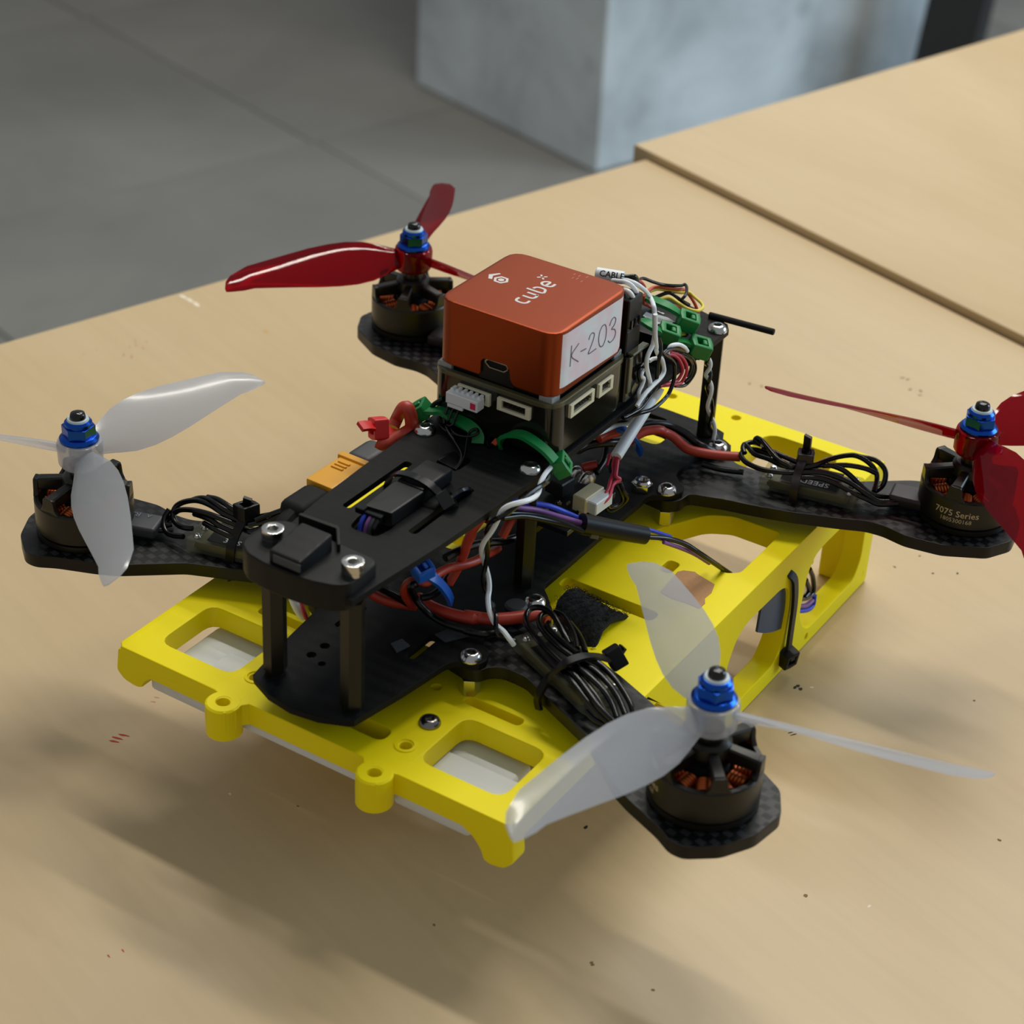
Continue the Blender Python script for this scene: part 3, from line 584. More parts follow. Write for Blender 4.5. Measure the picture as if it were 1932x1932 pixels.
socket((-27.2, 5.4, 50.0), (-1, 0, 0), (0, -1, 0), 10.6, 3.8, 2.6, 6)
pl_ = [box(-29.6, 6.5, 49.3, 3.6, 10.4, 3.4, .2, 1)]+[box(-28.6, 2.1+k*1.75, 51.2, 2.2, .9, .8, .1, 1) for k in range(6)]+[box(-31, 8.6, 47.3, .8, 5.0, 1.4, .1, 1)]
plug = obj('white_plug', pl_, 'white_plastic', cb, 'white cable plug'); obj('mark', [box(-31.45, 2.7, 49.3, .12, 1.7, 1.9, .03, 1)], 'red_dot', plug, 'red paint dot')
# servo connector block behind the case
sr = obj('servo_connector', [box(17.0, -11, 56.8, 7.6, 16, 7.6, .3, 1), box(17.0, -11, 66.0, 7.6, 16, 8.6, .3, 1), box(17.6, -10.6, 61.3, 6.4, 14, 3, .1, 1), box(14.2, -17.6, 62, 1.6, 2.4, 16, .2, 1)], 'black_plastic', cb, 'tall black servo connectors')
obj('notch', [box(15.0+k*2.2, -19.15, 62.4, .8, .6, 2.6, .1, 1) for k in range(3)], 'black_gloss', sr)
obj('contacts', [box(15.9+k*2.2, -18.6, 61.2, .7, .5, 1.4, .1, 1) for k in range(2)], 'tan_chip', sr, 'small brass contacts')
obj('damper_plate', [plate(rect(-24, -18.6, 24, 18.6, 1), [], 36.9, 38.5, .2)], 'black_plastic', quad, 'thin black plate under the carrier')

# ---------------------------------------------------------------- wiring, ties, connectors
def wire(name, pts, r, m, label=None, parent=quad, n=8): return obj(name, tube(pts, r, n), m, parent, label, 60)
def tie_head(c, n, u, m, name='cable_tie', label=None, k=1.0, band=None, bw=3.4, bt=1.1, up=(0, 0, 1), tail=None, parent=quad):
    F_ = frame(c, u, n); sh = []
    if band: sh.append(ribbon(band, bw, bt, up))
    if tail: sh.append(ribbon(tail, bw*.95, bt, up))
    o = obj(name, sh, m, parent, label) if sh else None
    hd = [plate(fil([(-3.0*k, -2.9*k), (3.0*k, -2.9*k), (3.4*k, 0), (3.0*k, 2.9*k), (-3.0*k, 2.9*k), (-3.4*k, 0)], .5*k), [rect(-1.5*k, -1.5*k, 1.7*k, 1.5*k, .2*k)], -2.3*k, 2.3*k, .45*k, F_),
          xf(box(0, 0, -1.2*k, 5.4*k, 5.2*k, 1.6*k, .2*k, 1), F_), xf(box(.9*k, 0, .6*k, 1.3*k, 2.2*k, 3.4*k, .25*k, 1), F_)]
    return obj('tie_head', hd, m, o if o else parent)
V3 = lambda *a: Vector(a)

# green ties holding the front of the carrier
g1b = [(-28.18,20.15,40.50),(-28.29,17.64,41.50),(-27.60,15.29,42.00),(-28.00,11.95,41.50)] + [(-27.92,5.73,40.50),(-28.45,2.57,38.80),(-29.57,1.75,37.20)]
tie_head([(-27.40,22.63,39.50)][0], (-.3, .55, .75), (1, .3, 0), 'green_tie', label='green cable tie, left of the carrier', band=g1b, up=[V3(0,0,1)]*4+[V3(-.6,-.2,.8)]*3, k=.95)
g2b = [(-27.40,-3.96,37.93),(-28.60,-6.17,41.69),(-29.00,-8.81,43.76),(-29.00,-12.31,44.54),(-29.00,-16.24,43.69),(-28.60,-19.60,41.96),(-28.20,-22.30,39.65)]
tie_head([(-24.31,-22.02,36.50)][0], (.35, -.75, .55), (.6, -.1, .3), 'green_tie', label='green cable tie, right of the carrier', band=g2b, up=[V3(-.8,.2,.5)]+[V3(0,0,1)]*6, k=.95)
# green ties over the receiver at the rear
tie_head([(56.75,-15.95,46.00)][0], (.05, -.35, .93), (.5, -.85, 0), 'green_tie', label='green cable tie, rearmost of the row', band=[(58.41,0.48,48.00),(56.65,-2.22,49.50),(55.39,-5.63,50.00),(54.95,-8.91,50.00),(55.57,-11.67,49.00),(56.52,-13.70,47.50)], k=1.0, bw=3.6, tail=[(60.21,-14.16,42.00),(61.91,-11.19,38.00)])
tie_head([(45.98,-15.26,46.00)][0], (.05, -.35, .93), (.5, -.85, 0), 'green_tie', label='green cable tie, middle of the rear row', band=[(43.55,-7.20,49.00),(41.30,-10.34,50.00),(40.82,-12.74,49.50),(42.04,-14.57,48.00)], k=1.0, bw=3.6)
tie_head([(54.62,-21.71,40.00)][0], (.05, -.35, .93), (.6, -.8, 0), 'green_tie', label='green cable tie around the rear wire bundle', band=[(50.55,-14.28,41.50),(50.80,-16.64,42.00),(51.69,-18.24,42.00),(52.84,-19.81,41.00)], k=1.05, bw=3.6, tail=[(57.77,-18.84,36.00),(59.57,-17.88,33.00)])
# receiver with a peeling label
rx = obj('receiver', [box(51, -5.5, 41.5, 16, 15, 8, .6, 2)], 'black_plastic', quad, 'small black receiver under green ties')
obj('label', [plate([(52.14,-3.02),(55.13,-2.53),(54.79,-4.25),(55.60,-6.23),(55.69,-9.67),(54.60,-12.92),(52.97,-11.64),(50.07,-9.36),(50.58,-6.95)], [], 45.6, 45.75, .03)], 'white_plastic', rx, 'torn white paper label')
obj('printing', [ribbon([(57.82,-4.91,45.60),(57.53,-6.21,45.60)], .5, .05, (0,0,1)), ribbon([(57.61,-6.32,45.60),(57.46,-7.32,45.60)], .7, .05, (0,0,1))], 'print_white', rx)
wire('antenna_wire', [(46.78,-13.08,46.50),(49.29,-13.02,46.50),(52.73,-12.71,46.20)], .12, 'white_wire', 'thin white antenna wire')
# antenna rod at the rear corner
obj('antenna', rod([(79.75,-11.69,37.80)][0], [(81.72,-33.29,37.80)][0], 1.05, 14, .2), 'black_matte', quad, 'black antenna rod past the rear corner')
# labelled white cable behind the case
cb1, cb2 = [(29.07,1.31,67.00),(31.54,-6.63,67.00)]
cl = obj('cable', rod(cb1, cb2, 1.9, 20, .3), 'white_wire', quad, 'white cable sleeve printed CABLE')
d_ = (Vector(cb2)-Vector(cb1)).normalized(); nrm = (Vector((-.72, -.44, .53))); nrm = (nrm-d_*nrm.dot(d_)).normalized()
obj('lettering', [text('CABLE', 2.5, frame(Vector(cb1).lerp(Vector(cb2), .60)+nrm*1.92, d_, nrm), .02, bold=.03)], 'ink_black', cl)
wire('wire', [(32.13,-6.44,67.00),(33.05,-7.36,67.00),(34.21,-8.59,67.00),(36.96,-7.91,65.00),(40.82,-6.03,62.00)], .75, 'black_wire')
wire('wire', [(33.20,-5.83,66.00),(33.90,-6.95,66.00),(35.65,-7.20,65.00)], .7, 'black_wire')
for k, q in enumerate(([(22.48,-8.07,70.00),(19.40,-11.58,72.00),(18.25,-14.17,73.00),(18.71,-15.79,72.50),(18.94,-17.03,71.50),(19.65,-17.46,70.00),(21.03,-16.94,68.50)], [(17.37,-14.28,71.00),(15.61,-16.50,72.00),(15.57,-17.70,71.50),(16.40,-18.04,70.20),(18.16,-17.35,68.50)])):
    wire('servo_lead', q, .72, 'white_wire', 'white lead bending into the servo connector')
wire('servo_lead', [(24.84,-10.58,70.00),(22.36,-13.18,71.50),(21.20,-15.67,72.00),(22.10,-17.09,71.00),(25.97,-17.00,68.00),(32.52,-15.17,63.00)] + [(24.53,-20.50,65.36),(23.65,-21.50,63.80),(23.43,-22.00,60.59),(24.06,-22.00,56.87),(23.54,-22.00,53.86)] + [(22.99,-22.00,53.11),(20.82,-22.00,50.91),(20.77,-22.00,48.11),(22.35,-22.00,44.61),(23.85,-22.00,41.69),(24.04,-22.00,39.74)], .68, 'white_wire', 'long white lead hanging beside the carrier')
wire('servo_lead', [(22.37,-22.50,63.93),(22.80,-22.60,60.34),(23.42,-22.60,56.62),(24.73,-22.60,52.58)] + [(24.71,-22.60,51.61),(26.67,-22.60,49.11),(28.81,-22.60,47.08),(30.32,-22.60,44.30),(30.44,-22.80,42.31),(28.32,-23.00,41.26),(23.80,-23.00,40.60),(18.88,-23.00,39.58),(15.13,-23.00,37.78)], .68, 'white_wire', 'white lead crossing down towards the nose')
wire('signal_wire', [(36.17,-12.70,22.00),(30.07,-13.28,22.00),(26.30,-10.96,22.00),(19.30,-10.50,23.00),(13.70,-10.18,24.00),(7.55,-11.58,25.00),(2.38,-11.99,26.00)], .62, 'white_wire', 'white lead under the top plate')
wire('signal_wire', [(21.02,-21.00,46.41),(19.05,-21.50,45.42),(20.84,-21.50,43.66),(20.12,-21.50,41.83),(18.59,-21.50,40.34),(18.95,-21.50,38.04)], .6, 'white_wire')
wire('signal_wire', [(24.09,-21.00,47.82),(25.76,-21.20,47.89),(28.86,-21.00,46.83)], .6, 'white_wire')
wire('signal_wire', [(34.30,-21.50,46.17),(35.30,-21.50,47.90),(36.71,-22.00,48.20),(39.39,-22.50,47.34),(43.03,-22.50,44.91),(46.03,-22.00,42.36)], .62, 'white_wire')
for q, r in (([(24.83,-23.00,55.76),(26.36,-23.00,52.75),(25.88,-23.40,50.68),(25.44,-23.40,48.74),(26.06,-23.00,45.51),(27.00,-22.50,41.37)], .6),
             ([(26.97,-22.60,53.36),(27.34,-22.80,50.59),(28.57,-23.00,48.88),(33.31,-23.00,45.48),(36.19,-23.00,42.55),(37.07,-23.00,39.86),(37.15,-23.00,37.21),(36.00,-23.00,34.78),(33.93,-23.00,33.03),(29.85,-23.00,32.32),(24.64,-23.00,32.43),(18.65,-22.50,33.75),(16.51,-21.00,33.32)], .62),
             ([(30.01,-22.00,47.81),(32.31,-22.00,48.01),(35.81,-22.00,47.35),(39.79,-22.00,45.72),(43.68,-22.00,43.40)], .65),
             ([(22.21,-20.50,47.59),(19.23,-20.80,47.24),(18.37,-21.00,45.68),(19.76,-21.00,43.25)], .6),
             ([(24.92,-21.50,40.49),(23.78,-21.50,38.10),(18.90,-22.00,36.07),(13.70,-22.00,35.49),(9.11,-22.00,36.25)], .6),
             ([(27.30,-22.40,38.32),(23.93,-22.40,36.89),(18.71,-22.60,35.49),(13.99,-22.40,35.64),(9.67,-22.00,35.86)], .62)):
    wire('signal_wire', q, r, 'black_wire')
for q in ([(34.16,-21.60,45.97),(36.78,-22.00,44.87),(39.63,-22.40,42.66),(42.37,-22.40,39.33),(43.77,-22.20,36.63),(42.58,-22.00,34.86),(41.00,-21.60,34.22),(36.36,-21.00,34.98),(33.21,-20.50,35.51)],
          [(36.25,-21.20,45.55),(40.38,-21.60,43.54),(43.62,-22.00,40.87),(46.25,-22.00,37.58),(47.00,-22.00,35.05),(46.14,-21.60,32.61),(44.58,-21.20,31.81),(39.39,-20.50,33.36),(34.73,-20.00,34.91)]):
    wire('signal_wire', q, .55, 'red_wire', 'red wire looped in the rear bundle')
for q in ([(41.04,-20.80,43.44),(46.52,-21.00,40.81),(49.23,-21.40,38.35),(51.71,-21.40,35.39),(52.17,-21.40,32.96),(51.37,-21.00,30.93),(49.22,-20.60,30.22)],
          [(43.26,-20.40,42.55),(48.98,-20.80,39.73),(53.21,-21.00,35.67),(54.82,-21.00,32.31),(54.09,-20.80,30.16),(51.54,-20.40,28.57),(49.24,-20.00,28.59),(45.04,-19.60,30.26)],
          [(41.33,-21.40,43.23),(46.59,-21.80,39.87),(49.67,-21.80,36.52),(49.86,-21.80,34.07),(48.73,-21.40,32.34)]):
    wire('signal_wire', q, .52, 'black_wire')
# thin looped leads above the rear deck
wire('thin_lead', [(48.59,-2.43,58.00),(52.85,-0.82,57.00),(55.61,-0.70,56.00),(59.00,-1.68,54.00),(62.83,-2.76,52.00),(65.72,-4.29,51.00),(69.58,-6.08,50.00),(71.10,-6.62,50.00),(68.79,-8.53,50.00),(64.80,-10.32,50.00),(62.59,-10.04,49.00)], .5, 'black_wire', 'thin black lead looped above the rear deck')
wire('thin_lead', [(60.90,-1.94,48.00),(63.91,-3.26,48.50),(65.67,-4.26,48.50),(66.14,-5.89,48.00),(66.41,-7.83,47.00),(70.46,-8.97,44.00)], .6, 'black_wire')
wire('thin_lead', [(57.50,-0.99,51.00),(60.89,-0.89,51.00),(62.95,-2.02,51.00),(65.56,-3.71,50.00),(68.74,-5.88,49.00)] + [(71.48,-6.39,48.00),(71.89,-8.68,46.00),(73.04,-10.09,43.00),(75.82,-10.02,38.50)], .52, 'orange_wire', 'thin orange lead looped above the rear deck')
wire('thin_lead', [(59.26,-0.38,50.00),(62.80,-1.44,50.00),(65.96,-3.59,49.00),(69.01,-6.59,48.00)] + [(71.70,-7.86,47.50),(71.46,-10.39,46.50),(70.89,-13.10,45.50),(69.25,-14.23,45.00),(65.51,-14.12,45.50),(64.36,-11.28,46.00),(64.15,-8.25,47.00),(63.62,-5.39,48.00),(60.87,-3.49,48.00)], .52, 'yellow_wire', 'thin yellow lead looped above the rear deck')
wire('thin_lead', [(53.19,-2.22,52.00),(55.79,-1.02,48.00),(56.87,-2.02,47.00),(58.06,-2.67,46.00)], .52, 'orange_wire')
wire('thin_lead', [(64.57,-4.76,45.00),(67.03,-6.56,44.00),(69.62,-9.18,42.00),(72.53,-9.33,40.00)], .55, 'orange_wire')
wire('thin_lead', [(41.56,-5.53,62.00),(45.16,-5.27,60.00),(50.60,-3.57,56.00)], .5, 'red_wire')
wire('thin_lead', [(47.72,-5.77,40.00),(48.16,-7.09,39.50),(48.19,-8.33,39.00)], .6, 'red_wire')
# twisted pair down the rear standoff
tw = [(58.94,-21.60,36.70),(60.96,-21.60,33.63),(62.55,-21.60,29.95),(63.08,-21.60,25.94)] + [(65.03,-21.60,20.85),(66.94,-21.60,13.24),(69.43,-21.80,6.31),(71.48,-22.50,0.65),(72.79,-23.50,-4.01)]
obj('twisted_wire', twist(tw, .72, .62, 3.6, .4), 'white_wire', quad, 'white strand twisted beside the rear standoff'); obj('twisted_wire', twist(tw, .72, .62, 3.6, .4+math.pi), 'black_wire', quad, 'black strand twisted beside the rear standoff')
# twisted pair from the green tie to the near speed controller
tw = [(-28.59,-21.14,36.50),(-35.80,-23.86,37.50),(-42.50,-25.87,38.50),(-49.87,-26.04,39.00),(-54.30,-24.27,38.00),(-55.62,-21.86,35.00),(-55.27,-19.28,30.00),(-54.91,-17.97,25.00),(-53.06,-17.07,18.00),(-52.40,-17.34,12.00),(-53.53,-19.17,8.00),(-58.74,-23.96,7.50),(-61.57,-27.21,6.00),(-61.75,-29.61,4.00),(-60.35,-32.07,2.00)]
obj('twisted_wire', twist(tw, .78, .72, 3.9, 2.2), 'white_wire', quad, 'white strand twisted down to the near speed controller'); obj('twisted_wire', twist(tw, .78, .68, 3.9, 2.2+math.pi), 'black_wire', quad, 'black strand twisted down to the near speed controller')

# thick battery and speed controller leads inside the frame
wire('power_wire', [(-77.16,5.52,14.00),(-74.51,5.71,11.00),(-72.93,3.80,9.00),(-70.34,1.29,7.00),(-66.57,-1.26,5.00),(-64.40,-2.80,4.00)], 1.35, 'red_silicone', 'thick red silicone wire under the nose')
wire('power_wire', [(-65.87,-2.72,5.00),(-68.55,-2.59,9.00),(-70.64,-3.34,13.00),(-70.76,-4.86,16.00),(-69.73,-6.88,17.00),(-68.91,-9.27,17.00),(-64.99,-9.30,17.00),(-60.03,-10.13,17.00),(-55.59,-11.41,16.00),(-49.72,-12.42,15.00)] + [(-45.41,-11.72,14.00),(-40.14,-10.92,12.00),(-34.75,-9.65,10.00)], 1.25, 'red_silicone', 'thick red wire looped behind the blue tie')
wire('power_wire', [(-60.63,-1.01,4.00),(-61.93,-4.54,4.00),(-61.59,-9.53,3.50),(-60.09,-14.97,3.20),(-58.68,-18.94,3.20)] + [(-59.14,-15.37,3.20),(-56.70,-21.22,3.20),(-53.26,-25.34,3.20),(-49.56,-28.26,3.00),(-45.56,-30.61,2.50),(-45.55,-33.59,2.00)], 1.75, 'red_silicone', 'thick red wire running to the near arm')
wire('power_wire', [(-54.93,-16.77,33.00),(-55.79,-15.77,31.00),(-55.88,-14.28,28.00),(-55.34,-12.71,24.00),(-54.92,-11.63,20.00),(-54.08,-9.37,14.00),(-55.92,-7.79,9.00)], 1.35, 'red_silicone', 'thick red wire under the top plate')
wire('power_wire', [(-34.71,-13.99,22.00),(-36.84,-13.76,20.00),(-38.19,-13.07,17.00)], 1.4, 'red_silicone')
wire('power_wire', [(-56.05,-13.89,30.00),(-53.73,-13.55,26.00),(-54.30,-12.19,22.00)], .9, 'red_silicone')
wire('power_wire', [(-70.22,-6.61,16.00),(-72.16,-7.00,17.00),(-71.81,-6.16,15.00),(-67.98,-4.75,10.00),(-66.88,-6.20,7.00),(-65.27,-8.39,4.00),(-65.04,-13.00,3.00),(-63.83,-17.53,2.50),(-62.56,-21.58,2.20)] + [(-63.66,-18.48,2.20),(-62.19,-23.00,2.20),(-59.33,-25.35,2.00)], 1.05, 'black_silicone', 'thick black wire running to the near arm')
wire('power_wire', [(-60.37,-9.18,20.00),(-55.34,-10.00,20.00),(-47.51,-10.15,18.00),(-41.22,-11.44,16.00),(-35.84,-12.34,14.00),(-31.33,-12.95,13.00)], 1.15, 'black_silicone')
wire('power_wire', [(-65.03,-4.87,8.00),(-62.67,-6.46,8.00),(-59.45,-7.43,9.00),(-55.42,-6.79,10.00),(-52.96,-8.45,13.00)], 1.0, 'black_silicone')
wire('power_wire', [(-54.30,-17.60,33.00),(-51.59,-17.62,30.00),(-51.48,-16.43,27.00),(-48.73,-15.27,22.00)], 1.0, 'black_silicone')
wire('power_wire', [(-79.40,1.75,18.00),(-73.54,2.11,13.00),(-69.48,0.22,9.00),(-66.79,-1.83,6.00)], 1.2, 'black_silicone')
wire('power_wire', [(39.51,-8.84,10.00),(41.99,-9.64,11.00),(45.52,-11.04,11.50),(49.51,-13.47,11.00)] + [(52.39,-13.56,9.00),(54.75,-15.94,7.00),(55.49,-18.45,5.00),(55.54,-21.23,4.00),(57.04,-25.10,3.50),(59.99,-30.30,3.00),(62.89,-35.47,3.00)], 1.5, 'red_silicone', 'thick red wire running to the rear arm')
wire('power_wire', [(47.63,-7.53,11.00),(50.58,-8.56,11.00),(54.47,-10.74,10.00),(58.57,-13.12,8.00),(60.55,-16.72,6.00),(60.99,-20.58,4.00),(61.14,-23.52,3.00),(63.99,-25.50,1.00)], 1.35, 'black_silicone', 'thick black wire running to the rear arm')
wire('power_wire', [(56.56,-25.87,0.00),(58.03,-31.87,-0.50),(59.93,-38.45,0.00)], 1.0, 'black_silicone')
wire('power_wire', [(19.41,-9.09,20.00),(22.69,-9.85,20.00),(26.42,-11.50,20.00)], 1.4, 'red_silicone')
wire('power_wire', [(13.02,-5.85,18.00),(16.99,-6.62,18.00),(20.71,-8.93,18.00),(24.97,-11.02,17.00),(31.84,-11.72,15.00)], 1.35, 'black_silicone')
wire('power_wire', [(14.09,-7.47,12.00),(15.51,-8.84,12.50),(16.85,-10.72,13.00)], 1.4, 'red_silicone')
wire('power_wire', [(24.87,-8.82,14.00),(20.02,-11.10,13.00),(16.28,-11.59,12.00),(14.92,-11.54,11.50)], 1.15, 'black_silicone')
obj('hose_end', [move(cyl(3.2, 0, 3.5, 20, .6), [(-46.33,-23.58,0.00)][0])], 'slate_sleeve', quad)
# blue ties
tie_head([(-71.13,-9.42,22.00)][0], (-.35, -.2, .9), (1, -.4, 0), 'blue_tie', label='blue cable tie around the red and black wires', band=[(-68.98,-9.68,19.50),(-67.15,-10.79,17.50),(-64.35,-11.08,14.00),(-61.58,-11.23,10.00),(-59.26,-10.86,6.00)], up=(-.3, -.5, .8), k=.85, bw=2.8)
obj('cable_tie', [ribbon([(26.16,-11.12,21.00),(27.01,-12.88,21.00),(29.88,-14.11,19.00),(33.66,-14.10,15.00),(41.67,-11.25,8.00),(45.77,-9.11,3.00)], 2.6, 1.0, V3(.3, -.6, .7))], 'blue_tie', quad, 'blue cable tie behind the white tube')
# XT connector left of the body
AXx = V3(1, -.02, -.02)
xb = [(-59.60,29.00,30.86)][0]
xt = obj('power_connector', [obox(V3(-53.4, 32.4, 24.4), AXx, (0, 0, 1), 15.2, 9.2, 7.8, .6, 2), obox(V3(-45, 32.4, 24.6), AXx, (0, 0, 1), 2.4, 10.4, 8.8, .5, 2)]+[obox(V3(-48.4-1.6*k_, 33.4, 28.4), AXx, (0, 0, 1), .8, 4, .6, .1, 1) for k_ in range(3)], 'amber', quad, 'amber yellow power plug beside the top plate')
obj('plug_sleeve', [obox(V3(-38, 32.4, 24.8), AXx, (0, 0, 1), 12.5, 9.4, 7.6, 2.6, 4)], 'grey_sleeve', xt, 'grey rubber sleeve'); obj('plug_sleeve', [obox(V3(-67.4, 32.2, 24.2), AXx, (0, 0, 1), 13.6, 9.2, 7.4, 2.6, 4), tube([(-73, 32, 24), (-78, 32, 22), (-83, 31, 17), (-86, 29, 11)], 2.9, 10)], 'black_matte', xt, 'black sleeve')
wire('power_wire', [(-41.46,27.00,34.48),(-40.80,25.00,33.91),(-38.21,24.00,34.81),(-35.73,22.50,35.75),(-32.70,22.00,36.48),(-32.81,22.00,39.81),(-33.24,23.00,42.92),(-32.98,25.00,41.55),(-32.40,27.00,37.90),(-34.36,27.00,35.88)], 1.9, 'red_silicone', 'thick red wire looped beside the top plate')
tie_head([(-39.87,28.00,37.64)][0], (-.8, .5, .1), (.1, .3, .9), 'red_tie', label='red cable tie on the looped red wire', band=[(-39.13,27.50,37.09),(-37.76,26.00,36.22),(-36.80,24.00,35.52),(-35.29,22.40,35.59)], up=(0, -.4, .9), k=.95, bw=3.2, tail=[(-42.44,28.00,39.38),(-44.85,28.50,40.48),(-47.09,29.00,41.04)])
wire('signal_wire', [(-32.01,22.48,36.00),(-29.43,23.28,36.50),(-27.55,22.76,37.00),(-27.05,20.05,38.00)], .75, 'white_wire', 'white wire curling round a top plate screw')
wire('signal_wire', [(-24.57,20.98,39.00),(-26.35,19.01,42.00),(-26.81,17.12,44.00),(-26.36,15.83,45.00)], .7, 'black_wire')
# servo plug lying on the top plate
sp_ = obj('servo_plug', [plate(fil([(-79.5, 3.6), (-78.6, -4.3), (-64.6, -4.8), (-64.4, 4.6)], .6), [], 37.1, 41.4, .4), box(-57.5, .0, 39.4, 14, 8.6, 4.4, .8, 2)], 'black_plastic', quad, 'black servo plug lying on the top plate')
obj('plug_mouth', [box(-79.7, .2, 39.2, 2.6, 5.6, 2.8, .2, 1), box(-80.2, 3.9, 40.4, 2.6, 2.6, 1.8, .2, 1)], 'black_gloss', sp_)
for q, m_ in (('blue', 'blue_wire'), ('purple', 'purple_wire'), ('black', 'black_wire'), ('grey', 'grey_sleeve')):
    y0 = {'blue': 2.4, 'purple': .6, 'grey': -.6, 'black': -1.8}[q]
    wire('servo_wire', [(-79.6, y0, 39.4), (-81.0, y0, 39.2), (-82.4, y0+.1, 37.6), (-82.8, y0+.2, 35), (-82.0, y0, 32)], .62, m_, q+' wire entering the top plate')
tb = [(-62.6, 8.6, 37.2), (-62.6, 7.4, 40.4), (-62.4, 4.6, 42.3), (-62.2, 0, 42.8), (-62, -4.4, 42), (-61.8, -8.2, 39.8)]
tie_head((-61.6, -10.0, 38.9), (.5, -.5, .5), (0, -1, -.3), 'black_gloss', label='black cable tie across the servo plug', band=tb, up=[V3(0, 1, .2), V3(0, .8, .6), V3(0, .3, 1), V3(0, 0, 1), V3(0, -.3, 1), V3(0, -.6, .8)], k=.8, bw=2.6, bt=.8, tail=[(-60.6, -10.6, 38.8), (-57.5, -10.8, 39.6), (-53.5, -10.4, 38.8), (-51.5, -9.9, 36)])
obj('opening_blocker', [box(-53, 2.5, 29, 52, 18, 5, .6, 2)], 'black_matte', quad, 'black block added under the top plate to keep its openings dark')  # added block, hides the yellow frame so the plate openings stay dark
for y_, m_ in ((-9.6, 'blue_wire'), (-11.0, 'purple_wire')): wire('servo_wire', [(-56, y_, 34.2), (-50, y_-.4, 34.2), (-44, y_-2, 33.8)], .6, m_)
obj('raised_pad', [plate(fil([(-43.95,5.33),(-37.40,4.63),(-37.72,0.79),(-45.09,-1.52)], .8), [], 37, 37.5, .1)], 'black_gloss', quad)
# thin black leads from the white plug
for q in ([(-27.47,10.15,49.50),(-27.23,12.56,46.00),(-28.93,13.28,42.00),(-30.23,12.68,40.00)] + [(-27.77,14.55,40.00),(-31.31,10.70,39.00),(-34.38,5.82,38.20),(-38.31,1.09,37.80),(-42.57,-0.71,37.00)],
          [(-27.16,6.18,49.50),(-27.60,9.06,47.00),(-28.43,11.29,43.50),(-30.04,11.56,41.00)] + [(-27.71,13.20,40.00),(-31.70,8.14,39.20),(-31.40,3.80,39.50),(-29.70,1.81,40.50),(-28.65,2.99,41.00),(-30.03,4.29,40.00),(-33.75,2.63,38.60),(-39.33,-0.27,37.90),(-45.02,-1.03,37.20)],
          [(-26.64,5.97,49.00),(-27.31,8.14,46.50),(-28.48,9.77,43.00),(-30.78,9.94,40.50)] + [(-28.71,14.34,39.40),(-29.99,13.90,38.60),(-31.39,8.78,38.40),(-30.78,5.55,38.60)]):
    wire('thin_lead', q, .42, 'black_wire', 'thin black lead from the white plug')
wire('thin_lead', [(-25.35,0.68,38.50),(-27.93,-0.51,38.00),(-29.58,-2.35,37.50)], .7, 'black_wire'); obj('ribbon_end', [ribbon([(-27.93,-2.34,37.60),(-26.75,-2.61,38.20),(-25.26,-2.86,39.00)], 1.8, .5, V3(0, 0, 1))], 'orange_wire', quad)

# power board with plug in the middle of the frame
pb_ = obj('power_board', [box(-1, -7, 8.2, 27, 26, 1.6, .1, 1)], 'pcb', quad, 'small black power board under the top plate')
obj('inductor', [obox([(1.96,-6.98,12.00)][0], (.94, -.1, 0), (0, 0, 1), 6.4, 6.4, 4.6, .4, 1)], 'chip', pb_)
rnd = random.Random(5)
for k in range(16):
    u, v = rnd.uniform(60, 430), rnd.uniform(1215, 1400)
    p = (rnd.uniform(-12, -1), rnd.uniform(-18.5, -9), 9.4)
    obj('component', [box(p[0], p[1], p[2], rnd.uniform(.7, 1.7), rnd.uniform(.5, 1.2), .9, .1, 1)], ('solder', 'tan_chip', 'chip', 'pcb')[k % 4], pb_)
for q in ([(11.28,-6.90,12.00)][0], [(11.56,-10.85,11.50)][0]):
    sh = lathe([(0, 1.6), (1.2, 1.3), (2.0, .2), (2.3, -1.2), (0, -1.4)], 14); sh = ([(x*1.5, y*.85, z) for x, y, z in sh[0]], sh[1])
    obj('solder_joint', [xf(sh, frame(q, (1, -.3, .1), (.1, -.2, 1)))], 'solder', pb_, 'shiny solder joint')
jc = [(0.76,-17.40,14.20)][0]
obj('white_socket', [obox(Vector(jc)+V3(0, 0, -2.4), (1, -.06, 0), (0, 0, 1), 9.6, 4.6, 5.2, .3, 1)], 'beige', pb_, 'beige plug socket'); obj('white_plug', [obox(Vector(jc)+V3(.3, -3.6, -2.6), (1, -.06, 0), (0, 0, 1), 8.6, 3.6, 4.0, .3, 1)], 'white_plastic', pb_, 'white plug pushed in the socket')
for q, m_ in (([(17.13,-16.24,18.00),(14.51,-17.35,16.50),(12.16,-18.93,15.50),(9.21,-19.65,14.50),(5.07,-21.18,13.50),(-1.12,-21.39,11.50)], 'red_wire'), ([(17.00,-17.32,18.00),(12.76,-19.39,16.50),(10.64,-20.61,15.50),(11.38,-21.59,14.50),(8.49,-21.00,14.00),(3.57,-22.66,13.00),(-0.24,-21.96,11.50)], 'red_wire'),
              ([(18.36,-13.80,17.00),(17.84,-13.82,15.00),(16.81,-14.06,14.00)], 'red_wire'), ([(11.53,-21.81,13.50),(11.58,-23.00,11.00),(13.41,-23.41,8.00),(13.69,-21.83,5.00),(10.08,-20.45,4.00),(8.66,-19.41,5.00),(6.76,-20.07,8.00)], 'black_wire'), ([(10.35,-21.32,13.00),(11.41,-22.51,10.00),(13.15,-22.20,7.00),(11.95,-21.46,5.50),(8.56,-20.73,6.00),(6.48,-20.91,8.00)], 'black_wire'), ([(16.19,-15.98,17.00),(14.82,-16.24,15.50),(13.93,-17.12,14.00)], 'black_wire')):
    wire('plug_lead', q, .62, m_, 'red lead from the white tube to the plug' if m_ == 'red_wire' else None)
